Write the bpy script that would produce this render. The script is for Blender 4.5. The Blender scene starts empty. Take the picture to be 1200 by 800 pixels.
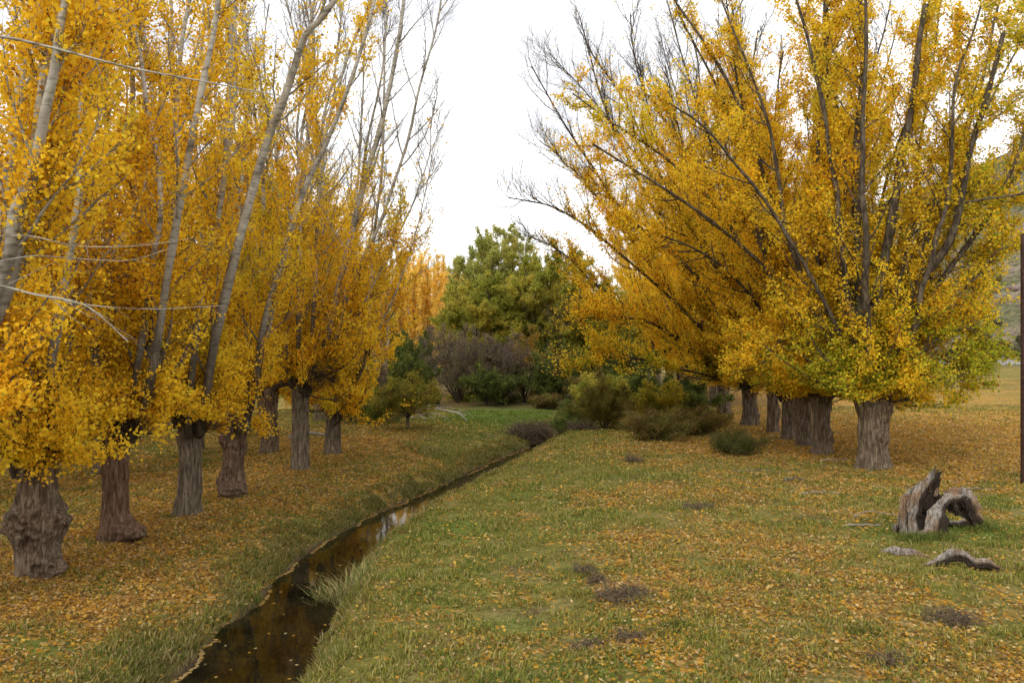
import bpy, math
import numpy as np
PI = math.pi
rng = np.random.RandomState(11)
F = 968.0; HC = 4.5; HY = 410.0          # camera facts measured on the 1200 px wide photograph
sc = bpy.context.scene
COL = sc.collection

# ---------------------------------------------------------------- noise
def _hash(i, j, k, s):
    n = (i * 374761393 + j * 668265263 + k * 2147483647 + s * 144269504) & 0xffffffff
    n = ((n ^ (n >> 13)) * 1274126177) & 0xffffffff
    n = (n ^ (n >> 16)) & 0xffffffff
    return n / 4294967295.0
def noise3(p, scale=1.0, seed=0):
    p = np.asarray(p, float) / scale + 1000.0
    i = np.floor(p).astype(np.int64); f = p - i; f = f * f * (3 - 2 * f)
    r = 0
    for dx in (0, 1):
        for dy in (0, 1):
            for dz in (0, 1):
                w = (f[..., 0] if dx else 1 - f[..., 0]) * (f[..., 1] if dy else 1 - f[..., 1]) * (f[..., 2] if dz else 1 - f[..., 2])
                r = r + w * _hash(i[..., 0] + dx, i[..., 1] + dy, i[..., 2] + dz, seed)
    return r
def fbm(p, scale, seed=0, o=3):
    a, t, s = 0.0, 0.0, 1.0
    for k in range(o):
        a = a + s * noise3(p, scale / 2 ** k, seed + k * 17); t += s; s *= .5
    return a / t
def fbm2(x, y, scale, seed=0, o=3):
    return fbm(np.stack([x, y, np.zeros_like(x)], -1), scale, seed, o)
def sstep(a, b, x):
    t = np.clip((x - a) / (b - a), 0, 1); return t * t * (3 - 2 * t)
def nrm(v):
    return v / np.maximum(np.linalg.norm(v, axis=-1, keepdims=True), 1e-9)

# ---------------------------------------------------------------- mesh building
def make_mesh(name, V, Q, mat, cols=None, smooth=True, vcols=None):
    me = bpy.data.meshes.new(name)
    V = np.asarray(V, np.float32); Q = np.asarray(Q, np.int32)
    n = Q.shape[1]
    me.vertices.add(len(V)); me.vertices.foreach_set('co', V.ravel())
    me.loops.add(Q.size); me.loops.foreach_set('vertex_index', Q.ravel())
    me.polygons.add(len(Q)); me.polygons.foreach_set('loop_start', np.arange(0, Q.size, n, dtype=np.int32))
    me.polygons.foreach_set('use_smooth', np.full(len(Q), smooth))
    me.update(calc_edges=True)
    if cols is not None:
        a = me.attributes.new('tint', 'FLOAT_COLOR', 'FACE')
        c = np.ones((len(Q), 4), np.float32); c[:, :3] = cols
        a.data.foreach_set('color', c.ravel())
    if vcols is not None:
        a = me.attributes.new('tint', 'FLOAT_COLOR', 'POINT')
        c = np.ones((len(V), 4), np.float32); c[:, :3] = vcols
        a.data.foreach_set('color', c.ravel())
    me.materials.append(mat)
    return me
def link(name, me, parent=None):
    o = bpy.data.objects.new(name, me); COL.objects.link(o)
    if parent is not None: o.parent = parent
    return o
def tag(o, label=None, cat=None, group=None, kind=None):
    for k, v in (('label', label), ('category', cat), ('group', group), ('kind', kind)):
        if v: o[k] = v
    return o
def empty(name, loc=(0, 0, 0), rz=0.0):
    o = bpy.data.objects.new(name, None); COL.objects.link(o); o.location = loc; o.rotation_euler = (0, 0, rz)
    o.empty_display_size = .3
    return o
def copy_thing(src, loc, rz, s=1.0, sz=None):
    r = src.copy(); COL.objects.link(r); r.location = loc; r.rotation_euler = (0, 0, rz); r.scale = (s, s, sz or s)
    for ch in list(src.children):
        c = ch.copy(); COL.objects.link(c); c.parent = r
    return r

class Acc:
    def __init__(s): s.v, s.q, s.n, s.c = [], [], 0, []
    def add(s, V, Q, C=None):
        s.v.append(V.reshape(-1, 3)); s.q.append(Q + s.n); s.n += len(s.v[-1])
        s.c.append(np.full((len(s.v[-1]), 3), .5) if C is None else np.broadcast_to(C, (len(s.v[-1]), 3)))
    def mesh(s, name, mat, smooth=True):
        return make_mesh(name, np.concatenate(s.v), np.concatenate(s.q), mat, smooth=smooth, vcols=np.concatenate(s.c))

def tubes(P, R, S=5):
    """P (N,K,3) centre lines, R (N,K) radii -> verts, quads"""
    N, K, _ = P.shape
    T = np.empty_like(P); T[:, 1:-1] = P[:, 2:] - P[:, :-2]; T[:, 0] = P[:, 1] - P[:, 0]; T[:, -1] = P[:, -1] - P[:, -2]
    T = nrm(T)
    m = nrm(P[:, -1] - P[:, 0])
    ref = np.where(np.abs(m[:, 2:3]) > .75, np.array([[1., .13, 0.]]), np.array([[.05, .1, 1.]]))[:, None, :]
    U = nrm(np.cross(T, np.broadcast_to(ref, T.shape))); W = np.cross(T, U)
    a = np.arange(S) * 2 * PI / S
    V = P[:, :, None, :] + R[:, :, None, None] * (U[:, :, None, :] * np.cos(a)[None, None, :, None] + W[:, :, None, :] * np.sin(a)[None, None, :, None])
    idx = np.arange(N * K * S).reshape(N, K, S)
    A = idx[:, :-1, :]; B = idx[:, 1:, :]
    Q = np.stack([A, np.roll(A, -1, 2), np.roll(B, -1, 2), B], -1).reshape(-1, 4)
    return V.reshape(-1, 3), Q

def sample_along(P, t, pi):
    K = P.shape[1]; x = t * (K - 1); i = np.minimum(x.astype(int), K - 2); f = (x - i)[:, None]
    a, b = P[pi, i], P[pi, i + 1]
    return a * (1 - f) + b * f, nrm(b - a)
def sample_r(R, t, pi):
    K = R.shape[1]; x = t * (K - 1); i = np.minimum(x.astype(int), K - 2); f = x - i
    return R[pi, i] * (1 - f) + R[pi, i + 1] * f

def sprout(P, R, n, t0, t1, length, ang, up, K, rs, wig=.12, r_max=.06, r_k=.011, bias=None, bk=0.0):
    """children of the centre lines P; length is a function of (t, rs)"""
    N = len(P); pi = np.repeat(np.arange(N), n)
    t = t0 + (t1 - t0) * ((np.tile(np.arange(n), N) + rs.rand(N * n)) / n)
    p, tg = sample_along(P, t, pi); r = sample_r(R, t, pi)
    rd = rs.randn(len(p), 3)
    if bias is not None: rd = nrm(rd) + np.asarray(bias) * bk
    rd = nrm(rd - (rd * tg).sum(-1, keepdims=True) * tg)
    a = np.radians(ang[0] + (ang[1] - ang[0]) * rs.rand(len(p)))[:, None]
    d = nrm(np.cos(a) * tg + np.sin(a) * rd)
    L = length(t, rs)
    out = np.empty((len(p), K, 3)); out[:, 0] = p
    for k in range(1, K):
        d = nrm(d + np.array([0, 0, up / K]) + rs.randn(len(p), 3) * wig)
        out[:, k] = out[:, k - 1] + d * (L / (K - 1))[:, None]
    rb = np.minimum(np.minimum(r * .6, r_max), L * r_k + .004)
    RR = rb[:, None] * np.linspace(1, .28, K)[None, :]
    return out, RR, t, pi

def resample(pts, K):
    """Catmull-Rom through pts, K samples"""
    p = np.asarray(pts, float); n = len(p)
    e = np.vstack([2 * p[0] - p[1], p, 2 * p[-1] - p[-2]])
    u = np.linspace(0, n - 1, K); i = np.minimum(u.astype(int), n - 2); f = (u - i)[:, None]
    a, b, c, d = e[i], e[i + 1], e[i + 2], e[i + 3]
    return .5 * (2 * b + (c - a) * f + (2 * a - 5 * b + 4 * c - d) * f ** 2 + (3 * b - a - 3 * c + d) * f ** 3)

# ---------------------------------------------------------------- materials
def newmat(name):
    m = bpy.data.materials.new(name); m.use_nodes = True; nt = m.node_tree; nt.nodes.clear()
    out = nt.nodes.new('ShaderNodeOutputMaterial')
    return m, nt, out
def node(nt, t, **kw):
    n = nt.nodes.new(t)
    for k, v in kw.items():
        if k in n.inputs.keys(): n.inputs[k].default_value = v
        else: setattr(n, k, v)
    return n
def ramp(nt, stops, src=None):
    r = nt.nodes.new('ShaderNodeValToRGB'); e = r.color_ramp.elements
    while len(e) < len(stops): e.new(.5)
    for x, (p, c) in zip(e, stops): x.position = p; x.color = (*c, 1) if len(c) == 3 else c
    if src is not None: nt.links.new(src, r.inputs[0])
    return r
def mixc(nt, a, b, fac, mode='MIX'):
    m = nt.nodes.new('ShaderNodeMix'); m.data_type = 'RGBA'; m.blend_type = mode
    for s, v in ((m.inputs[0], fac), (m.inputs[6], a), (m.inputs[7], b)):
        if isinstance(v, bpy.types.NodeSocket): nt.links.new(v, s)
        else: s.default_value = v if not isinstance(v, tuple) else (*v, 1)
    return m.outputs[2]

def leaf_material(name, trans=.55):
    m, nt, out = newmat(name)
    at = node(nt, 'ShaderNodeAttribute', attribute_name='tint')
    d = node(nt, 'ShaderNodeBsdfDiffuse'); t = node(nt, 'ShaderNodeBsdfTranslucent'); mx = node(nt, 'ShaderNodeMixShader', Fac=trans)
    nt.links.new(at.outputs['Color'], d.inputs['Color']); nt.links.new(at.outputs['Color'], t.inputs['Color'])
    nt.links.new(d.outputs[0], mx.inputs[1]); nt.links.new(t.outputs[0], mx.inputs[2]); nt.links.new(mx.outputs[0], out.inputs[0])
    return m
M_LEAF = leaf_material('autumn_leaf')
M_BLADE = leaf_material('grass_blade', .3)

def bark_material(name, stretch=5.0, scale=3.0, bump=.6, dim=1.0):
    """tint attribute: r = how pale and smooth the bark is, g = how rusty it is"""
    m, nt, out = newmat(name)
    tc = node(nt, 'ShaderNodeTexCoord'); mp = node(nt, 'ShaderNodeMapping'); mp.inputs['Scale'].default_value = (1, 1, 1 / stretch)
    nt.links.new(tc.outputs['Object'], mp.inputs[0])
    n1 = node(nt, 'ShaderNodeTexNoise', Scale=scale * 4, Detail=8.0, Roughness=.7, Distortion=.6); nt.links.new(mp.outputs[0], n1.inputs['Vector'])
    n2 = node(nt, 'ShaderNodeTexNoise', Scale=1.6, Detail=4.0); nt.links.new(tc.outputs['Object'], n2.inputs['Vector'])
    at = node(nt, 'ShaderNodeAttribute', attribute_name='tint')
    sp = node(nt, 'ShaderNodeSeparateColor'); nt.links.new(at.outputs['Color'], sp.inputs[0])
    rough = ramp(nt, [(.3, (.020, .015, .010)), (.47, (.11, .083, .055)), (.60, (.25, .20, .14)), (.78, (.40, .335, .25))], n1.outputs[0]).outputs[0]
    rust = ramp(nt, [(.3, (.03, .015, .009)), (.5, (.14, .07, .042)), (.7, (.27, .17, .11))], n1.outputs[0]).outputs[0]
    pale = ramp(nt, [(.28, (.10, .085, .065)), (.42, (.33, .30, .25)), (.7, (.50, .47, .41))], n2.outputs[0]).outputs[0]
    pn = node(nt, 'ShaderNodeTexNoise', Scale=7.0, Detail=5.0); mp2 = node(nt, 'ShaderNodeMapping'); mp2.inputs['Scale'].default_value = (.6, .6, 2.4)
    nt.links.new(tc.outputs['Object'], mp2.inputs[0]); nt.links.new(mp2.outputs[0], pn.inputs['Vector'])
    pd = ramp(nt, [(.36, (.35, .33, .3)), (.5, (1, 1, 1))], pn.outputs[0]).outputs[0]
    pale = mixc(nt, pale, pd, .8, 'MULTIPLY')
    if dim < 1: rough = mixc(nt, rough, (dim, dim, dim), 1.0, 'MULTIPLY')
    c = mixc(nt, rough, rust, sp.outputs[1])
    c = mixc(nt, c, pale, sp.outputs[0])
    moss = ramp(nt, [(.6, (0, 0, 0)), (.72, (.45, .45, .45))], n2.outputs[0]).outputs[0]
    c = mixc(nt, c, (.11, .12, .05), moss)
    b = node(nt, 'ShaderNodeBsdfPrincipled', Roughness=.95); b.inputs['Specular IOR Level'].default_value = .15
    nt.links.new(c, b.inputs['Base Color'])
    bp = node(nt, 'ShaderNodeBump', Strength=bump, Distance=.05); nt.links.new(n1.outputs[0], bp.inputs['Height']); nt.links.new(bp.outputs[0], b.inputs['Normal'])
    nt.links.new(b.outputs[0], out.inputs[0])
    return m
M_BARK = bark_material('poplar_bark', 8.0, 4.2, 1.0)
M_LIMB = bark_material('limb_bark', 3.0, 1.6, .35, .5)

def weathered_wood():
    m, nt, out = newmat('weathered_wood')
    tc = node(nt, 'ShaderNodeTexCoord'); mp = node(nt, 'ShaderNodeMapping'); mp.inputs['Scale'].default_value = (1, 1, .16)
    nt.links.new(tc.outputs['Object'], mp.inputs[0])
    n1 = node(nt, 'ShaderNodeTexNoise', Scale=30.0, Detail=8.0, Roughness=.75, Distortion=1.0); nt.links.new(mp.outputs[0], n1.inputs['Vector'])
    n2 = node(nt, 'ShaderNodeTexNoise', Scale=2.2, Detail=4.0); nt.links.new(tc.outputs['Object'], n2.inputs['Vector'])
    at = node(nt, 'ShaderNodeAttribute', attribute_name='tint')
    sp = node(nt, 'ShaderNodeSeparateColor'); nt.links.new(at.outputs['Color'], sp.inputs[0])
    grey = ramp(nt, [(.38, (.025, .02, .015)), (.48, (.20, .17, .14)), (.62, (.46, .42, .37))], n1.outputs[0]).outputs[0]
    tan = ramp(nt, [(.3, (.05, .03, .018)), (.52, (.24, .15, .09)), (.75, (.36, .25, .17))], n1.outputs[0]).outputs[0]
    tm = ramp(nt, [(.45, (0, 0, 0)), (.6, (1, 1, 1))], n2.outputs[0]).outputs[0]
    c = mixc(nt, grey, tan, tm)
    rot = ramp(nt, [(.35, (.012, .009, .007)), (.7, (.07, .05, .035))], n1.outputs[0]).outputs[0]  # rotten wood tone, also used to paint the shade of hollows and undersides
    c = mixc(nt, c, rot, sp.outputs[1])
    b = node(nt, 'ShaderNodeBsdfPrincipled', Roughness=.95); b.inputs['Specular IOR Level'].default_value = .15
    nt.links.new(c, b.inputs['Base Color'])
    bp = node(nt, 'ShaderNodeBump', Strength=.8, Distance=.03); nt.links.new(n1.outputs[0], bp.inputs['Height']); nt.links.new(bp.outputs[0], b.inputs['Normal'])
    nt.links.new(b.outputs[0], out.inputs[0])
    return m
M_WOOD = weathered_wood()

def simple(name, c1, c2, scale=6.0, rough=.9, bump=.3, lo=.35, hi=.65):
    m, nt, out = newmat(name)
    tc = node(nt, 'ShaderNodeTexCoord')
    n1 = node(nt, 'ShaderNodeTexNoise', Scale=scale, Detail=8.0, Roughness=.65); nt.links.new(tc.outputs['Object'], n1.inputs['Vector'])
    r = ramp(nt, [(lo, c1), (hi, c2)], n1.outputs[0])
    b = node(nt, 'ShaderNodeBsdfPrincipled', Roughness=rough); b.inputs['Specular IOR Level'].default_value = .2
    nt.links.new(r.outputs[0], b.inputs['Base Color'])
    bp = node(nt, 'ShaderNodeBump', Strength=bump, Distance=.05); nt.links.new(n1.outputs[0], bp.inputs['Height']); nt.links.new(bp.outputs[0], b.inputs['Normal'])
    nt.links.new(b.outputs[0], out.inputs[0])
    return m
M_ROCK = simple('pale_rock', (.10, .075, .06), (.30, .225, .19), 1.6)
M_ROAD = simple('worn_asphalt', (.22, .21, .20), (.30, .29, .28), .8, bump=.05)
M_POLE = simple('dark_creosoted_wood', (.022, .011, .009), (.085, .045, .036), 9.0)

def ground_material():
    m, nt, out = newmat('meadow_ground')
    tc = node(nt, 'ShaderNodeTexCoord')
    at = node(nt, 'ShaderNodeAttribute', attribute_name='tint')      # r leaf cover, g lushness, b bare earth / scrub
    sp = node(nt, 'ShaderNodeSeparateColor'); nt.links.new(at.outputs['Color'], sp.inputs[0])
    P = tc.outputs['Object']
    nb = node(nt, 'ShaderNodeTexNoise', Scale=.55, Detail=6.0, Roughness=.6); nt.links.new(P, nb.inputs['Vector'])
    nf = node(nt, 'ShaderNodeTexNoise', Scale=9.0, Detail=8.0, Roughness=.75); nt.links.new(P, nf.inputs['Vector'])
    grass = ramp(nt, [(.32, (.055, .055, .014)), (.5, (.15, .14, .032)), (.66, (.25, .22, .06))], nf.outputs[0]).outputs[0]
    dry = ramp(nt, [(.3, (.09, .07, .03)), (.5, (.23, .175, .07)), (.7, (.34, .27, .13))], nf.outputs[0]).outputs[0]
    lush = ramp(nt, [(.3, (.035, .06, .012)), (.55, (.10, .17, .026)), (.75, (.17, .24, .045))], nf.outputs[0]).outputs[0]
    nbm = ramp(nt, [(.42, (0, 0, 0)), (.62, (.7, .7, .7))], nb.outputs[0]).outputs[0]
    c = mixc(nt, grass, dry, nbm)
    c = mixc(nt, c, lush, sp.outputs[1])
    # fallen leaves: small cells, each with its own colour
    vo = node(nt, 'ShaderNodeTexVoronoi', Scale=11.0, Randomness=1.0); nt.links.new(P, vo.inputs['Vector'])
    sc_ = node(nt, 'ShaderNodeSeparateColor'); nt.links.new(vo.outputs['Color'], sc_.inputs[0])
    lc = ramp(nt, [(0, (.16, .085, .02)), (.3, (.34, .17, .03)), (.6, (.48, .26, .04)), (.85, (.38, .25, .09)), (1, (.46, .32, .13))], sc_.outputs[0]).outputs[0]
    mt = node(nt, 'ShaderNodeMath', operation='LESS_THAN')
    ad = node(nt, 'ShaderNodeMath', operation='MULTIPLY_ADD'); ad.inputs[1].default_value = 1.0; 
    nt.links.new(nf.outputs[0], ad.inputs[0]); 
    sb = node(nt, 'ShaderNodeMath', operation='SUBTRACT'); sb.inputs[1].default_value = .5
    nt.links.new(nf.outputs[0], sb.inputs[0])
    ad2 = node(nt, 'ShaderNodeMath', operation='ADD'); nt.links.new(sc_.outputs[1], ad2.inputs[0]); nt.links.new(sb.outputs[0], ad2.inputs[1])
    nt.links.new(ad2.outputs[0], mt.inputs[0]); nt.links.new(sp.outputs[0], mt.inputs[1])
    c = mixc(nt, c, lc, mt.outputs[0])
    earth = ramp(nt, [(.3, (.04, .026, .015)), (.6, (.11, .075, .045))], nf.outputs[0]).outputs[0]
    c = mixc(nt, c, earth, sp.outputs[2])
    b = node(nt, 'ShaderNodeBsdfPrincipled', Roughness=1.0); b.inputs['Specular IOR Level'].default_value = .05
    nt.links.new(c, b.inputs['Base Color'])
    bp = node(nt, 'ShaderNodeBump', Strength=.9, Distance=.06); nt.links.new(nf.outputs[0], bp.inputs['Height']); nt.links.new(bp.outputs[0], b.inputs['Normal'])
    nt.links.new(b.outputs[0], out.inputs[0])
    return m

def hill_material():
    m, nt, out = newmat('scrub_hillside')
    tc = node(nt, 'ShaderNodeTexCoord'); P = tc.outputs['Object']
    n1 = node(nt, 'ShaderNodeTexNoise', Scale=.06, Detail=8.0, Roughness=.65); nt.links.new(P, n1.inputs['Vector'])
    n2 = node(nt, 'ShaderNodeTexNoise', Scale=.5, Detail=8.0, Roughness=.8); nt.links.new(P, n2.inputs['Vector'])
    a = ramp(nt, [(.35, (.12, .13, .06)), (.5, (.18, .165, .10)), (.60, (.25, .20, .15)), (.72, (.30, .25, .21))], n1.outputs[0]).outputs[0]
    s = ramp(nt, [(.40, (.12, .13, .07)), (.56, (1, 1, 1))], n2.outputs[0]).outputs[0]
    c = mixc(nt, a, s, .75, 'MULTIPLY')
    b = node(nt, 'ShaderNodeBsdfPrincipled', Roughness=1.0); b.inputs['Specular IOR Level'].default_value = .0
    nt.links.new(c, b.inputs['Base Color']); nt.links.new(b.outputs[0], out.inputs[0])
    return m

def water_material():
    m, nt, out = newmat('stream_water')
    tc = node(nt, 'ShaderNodeTexCoord')
    n1 = node(nt, 'ShaderNodeTexNoise', Scale=2.2, Detail=3.0); nt.links.new(tc.outputs['Object'], n1.inputs['Vector'])
    n2 = node(nt, 'ShaderNodeTexNoise', Scale=1.1, Detail=5.0); nt.links.new(tc.outputs['Object'], n2.inputs['Vector'])
    r = ramp(nt, [(.35, (.005, .0045, .002)), (.65, (.020, .016, .007))], n2.outputs[0])
    b = node(nt, 'ShaderNodeBsdfPrincipled', Roughness=.03); b.inputs['IOR'].default_value = 1.33
    nt.links.new(r.outputs[0], b.inputs['Base Color'])
    bp = node(nt, 'ShaderNodeBump', Strength=.12, Distance=.02); nt.links.new(n1.outputs[0], bp.inputs['Height']); nt.links.new(bp.outputs[0], b.inputs['Normal'])
    nt.links.new(b.outputs[0], out.inputs[0])
    return m

# ---------------------------------------------------------------- terrain
SY = np.array([-40, 5, 12.9, 17, 21.2, 24, 26.5, 30, 33.5, 42, 50, 62, 78, 110, 200, 900.])
SX = np.array([-7.5, -4.7, -4.36, -4.4, -4.45, -3.95, -3.45, -2.45, -1.5, .7, 2.9, 5.2, 8.5, 15, 30, 60.])
SW = np.array([1.1, 1.1, 1.10, .95, .92, .90, .82, .80, .78, .66, .52, .36, .25, .2, .2, .2])
DITCH = np.array([[-1.6, 34.5], [-3.6, 37.2], [-5.2, 38.6], [-8.5, 42.0], [-13, 43.5]])
def seg_dist(x, y, pts):
    best = np.full(x.shape, 1e9); tt = np.zeros(x.shape); n = len(pts) - 1
    for k in range(n):
        a, b = pts[k], pts[k + 1]; d = b - a; L = (d ** 2).sum()
        t = np.clip(((x - a[0]) * d[0] + (y - a[1]) * d[1]) / L, 0, 1)
        q = np.hypot(x - a[0] - t * d[0], y - a[1] - t * d[1])
        m = q < best; best = np.where(m, q, best); tt = np.where(m, (k + t) / n, tt)
    return best, tt
def lerp_(a, b, t): return a + (b - a) * t
def terrain(x, y):
    x = np.asarray(x, float); y = np.asarray(y, float)
    cx = np.interp(y, SY, SX); hw = np.interp(y, SY, SW)
    wob = (fbm2(x, y, .9, 5) - .5) * .5
    d = np.abs(x - cx) - hw + wob
    left = x < cx
    bank = np.where(left, .95, .75)
    prof = -1.05 + .45 * sstep(-.35, .0, d) + .60 * sstep(-.02, bank, d) ** .8
    prof = np.where(d > bank, 0.0, prof)
    lip = np.where(left, -.22 * (1 - sstep(.9, 3.4, d)), -.10 * (1 - sstep(.7, 2.2, d))) * sstep(0, .8, d)
    z = prof + lip
    far = sstep(.8, 4, d)
    z = z + (fbm2(x, y, 5.0, 9) - .5) * .30 * far + (fbm2(x, y, .8, 3) - .5) * .10 * sstep(.2, 1.2, d)
    dd, tt = seg_dist(x, y, DITCH)
    z = z - (.75 * (1 - sstep(.15, 1.1, dd)) * (1 - sstep(.5, 1.0, tt))) * sstep(.1, 1.2, d)
    z = z + 2.0 * sstep(55, 112, y) * sstep(16, 34, x)
    z = z + .25 * sstep(8, 16, x) * sstep(24, 40, y)
    z = lerp_(z, 2.95, (1 - sstep(3.2, 6.5, np.abs(y - 121))) * sstep(22, 34, x))
    ridge = np.clip((x - 100) * .66, 0, 110) + 14 * (fbm2(x, y, 60, 31) - .5) * sstep(100, 140, x)
    z = z + ridge * sstep(128, 340, y)
    hillw = sstep(126, 150, y) * sstep(70, 110, x)
    z = z + 1.6 * (fbm2(x, y, 14, 41) - .5) * hillw
    return z
def Z(x, y): return float(terrain(np.array([x]), np.array([y]))[0])
def G(px, py, z=0.0):
    D = F * (HC - z) / (py - HY); return np.array([(px - 600) / F * D, D])
def PX(px, py, D): return np.array([(px - 600) / F * D, D, HC + (HY - py) / F * D])

def cover(x, y):
    """how much of the ground fallen leaves cover (0..1), how lush the grass is, how bare the earth is"""
    n = fbm2(x, y, 3.2, 61, 4); n2 = fbm2(x, y, 1.0, 67, 3)
    rl = -9.2 + .08 * (y - 16); rr = 14.2 + .05 * (y - 32)
    l = np.exp(-((x - rl) / 4.2) ** 2) * .66 + np.exp(-((x - rr) / 6.5) ** 2) * .60 * sstep(20, 30, y)
    l = l + .36 * sstep(rl, rl - 6, x) + .55 * sstep(13, 20, x) * sstep(22, 32, y) * (1 - .7 * sstep(60, 110, y))
    cx = np.interp(y, SY, SX)
    near = (1 - sstep(13, 22, y)) * sstep(0, 1.2, x - cx)
    l = l + near * .24
    mid = sstep(30, 40, y) * (1 - sstep(52, 64, y)) * sstep(2, 6, x) * .38
    l = np.maximum(l, .17) + mid + (n - .5) * .95 + (n2 - .5) * .75
    green = np.exp(-(((x + .8) / 5.0) ** 2 + ((y - 58) / 11) ** 2))
    gst = np.exp(-(((x - 10.6) / 2.3) ** 2 + ((y - 20.5) / 1.6) ** 2))
    l = l * (1 - .95 * np.clip(green * 1.3, 0, 1)) * (1 - .85 * gst)
    l = l * (1 - sstep(70, 118, y) * .65)
    strip = np.exp(-((x - cx - 3.6) / 2.4) ** 2) * sstep(12, 18, y) * (1 - sstep(44, 56, y))
    l = l * (1 - .5 * strip)
    d = np.abs(x - cx) - np.interp(y, SY, SW)
    l = l * (.6 + .4 * sstep(.0, .8, d))
    lush = np.clip(green * 1.25, 0, .95) + .20 * strip + .65 * gst + np.clip((fbm2(x, y, 1.7, 77) - .56) * 3.0, 0, .4) * (1 - sstep(26, 40, y)) * sstep(0, 1, x - cx)
    lush = lush + np.clip((fbm2(x, y, 1.6, 79) - .55) * 2.5, 0, .45) * (x < cx)
    bare = 1 - sstep(-.12, .06, d)
    dd, tt = seg_dist(x, y, DITCH)
    bare = np.maximum(bare, .8 * (1 - sstep(.1, .55, dd)) * (1 - sstep(.4, .8, tt)))
    bare = np.maximum(bare, .5 * sstep(.66, .74, fbm2(x, y, 1.1, 97)))
    bare = np.maximum(bare, .6 * sstep(60, 66, y) * (1 - sstep(14, 20, np.abs(x - 4))))
    return np.clip(l, 0, 1), np.clip(lush, 0, 1), np.clip(bare, 0, 1)

def build_ground():
    def axis(segs):
        a = [np.arange(s, e, st) for s, e, st in segs]; return np.concatenate(a + [[segs[-1][1]]])
    xs = axis([(-900, -100, 60), (-100, -30, 5), (-30, -12, .6), (-12, 10, .16), (10, 26, .4), (26, 60, 1.6), (60, 300, 5), (300, 1000, 50)])
    ys = axis([(-60, 4, 4), (4, 10, .5), (10, 44, .22), (44, 80, .45), (80, 135, 2.2), (135, 400, 6), (400, 1500, 90)])
    X, Y = np.meshgrid(xs, ys); Zt = terrain(X, Y)
    V = np.stack([X, Y, Zt], -1).reshape(-1, 3)
    ny, nx = X.shape; i = np.arange(nx * ny).reshape(ny, nx)
    Q = np.stack([i[:-1, :-1], i[:-1, 1:], i[1:, 1:], i[1:, :-1]], -1).reshape(-1, 4)
    c = np.stack(cover(X, Y), -1).reshape(-1, 3)
    hill = ((V[:, 1] > 127) & (V[:, 0] > 60)); hq = hill[Q].all(1)
    me = make_mesh('ground', V, Q, ground_material(), vcols=c)
    me.materials.append(hill_material())
    me.polygons.foreach_set('material_index', hq.astype(np.int32))
    tag(link('ground', me), kind='structure')
build_ground()

def ribbon(name, pts, hw, zf, mat):
    pts = np.asarray(pts, float); t = np.gradient(pts, axis=0); t = t / np.linalg.norm(t, axis=1, keepdims=True)
    n = np.stack([-t[:, 1], t[:, 0]], -1); hw = np.broadcast_to(hw, len(pts))
    L = pts + n * hw[:, None]; R_ = pts - n * hw[:, None]; M = pts
    rows = [np.column_stack([p, zf(p[:, 0], p[:, 1])]) for p in (L, M, R_)]
    V = np.stack(rows, 1).reshape(-1, 3); k = len(pts); i = np.arange(k * 3).reshape(k, 3)
    Q = np.stack([i[:-1, :-1], i[1:, :-1], i[1:, 1:], i[:-1, 1:]], -1).reshape(-1, 4)
    tag(link(name, make_mesh(name, V, Q, mat)), kind='structure')
yy = np.linspace(-38, 52.5, 200)
WZ = -.70
ribbon('stream_water', np.column_stack([np.interp(yy, SY, SX), yy]), np.interp(yy, SY, SW) + .55, lambda x, y: np.full(x.shape, WZ), water_material())
rx = np.linspace(34, 330, 90)
def road_z(x, y): return 2.95 + 0 * x + .05
vx = np.linspace(36, 330, 150); ribbon('road_verge', np.column_stack([vx, 116.6 + 0 * vx]), 1.5, lambda x, y: terrain(x, y) + .10, simple('pale_gravel', (.17, .16, .145), (.30, .285, .26), 1.5))
ribbon('road', np.column_stack([rx, 121 + .002 * (rx - 60) ** 1.0]), 2.4, road_z, M_ROAD)

# ---------------------------------------------------------------- trees
def lerp(a, b, t): return a + (b - a) * t
YEL = np.array([.96, .655, .045]); ORA = np.array([.94, .53, .028]); GRN = np.array([.28, .36, .03]); LIM = np.array([.74, .62, .05]); BRN = np.array([.34, .16, .03])
def poplar_tint(p, rs, green=None, seed=0, warm=.5):
    n = fbm(p, 1.6, seed + 5, 2); c = lerp(YEL, ORA, np.clip((n - .5) * 2.0 + warm - .1, 0, 1)[:, None])
    one = (rs.rand(len(p)) < .05)[:, None]; c = np.where(one, LIM, c)
    lime = np.clip((fbm(p, 2.4, seed + 9, 2) - .60) * 5, 0, .8)
    c = lerp(c, LIM, lime[:, None])
    if green is not None:
        g = np.clip(green(p), 0, 1); pick = rs.rand(len(p)) < g
        c = np.where(pick[:, None], lerp(LIM, GRN, rs.rand(len(p))[:, None] ** .7), c)
    br = rs.rand(len(p)) < .045; c = np.where(br[:, None], BRN, c)
    return np.minimum(c * (.80 + .36 * rs.rand(len(p)))[:, None], .97)
def mix_tint(cols, scale=1.0, seed=0):
    cols = [np.array(c) for c in cols]
    def f(p, rs, **k):
        n = np.clip((fbm(p, scale, seed, 2) - .5) * 2.2 + .5 + rs.randn(len(p)) * .18, 0, .999) * (len(cols) - 1)
        i = n.astype(int); fr = (n - i)[:, None]; a = np.array(cols)
        return (a[i] * (1 - fr) + a[i + 1] * fr) * (.7 + .55 * rs.rand(len(p)))[:, None]
    return f

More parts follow.
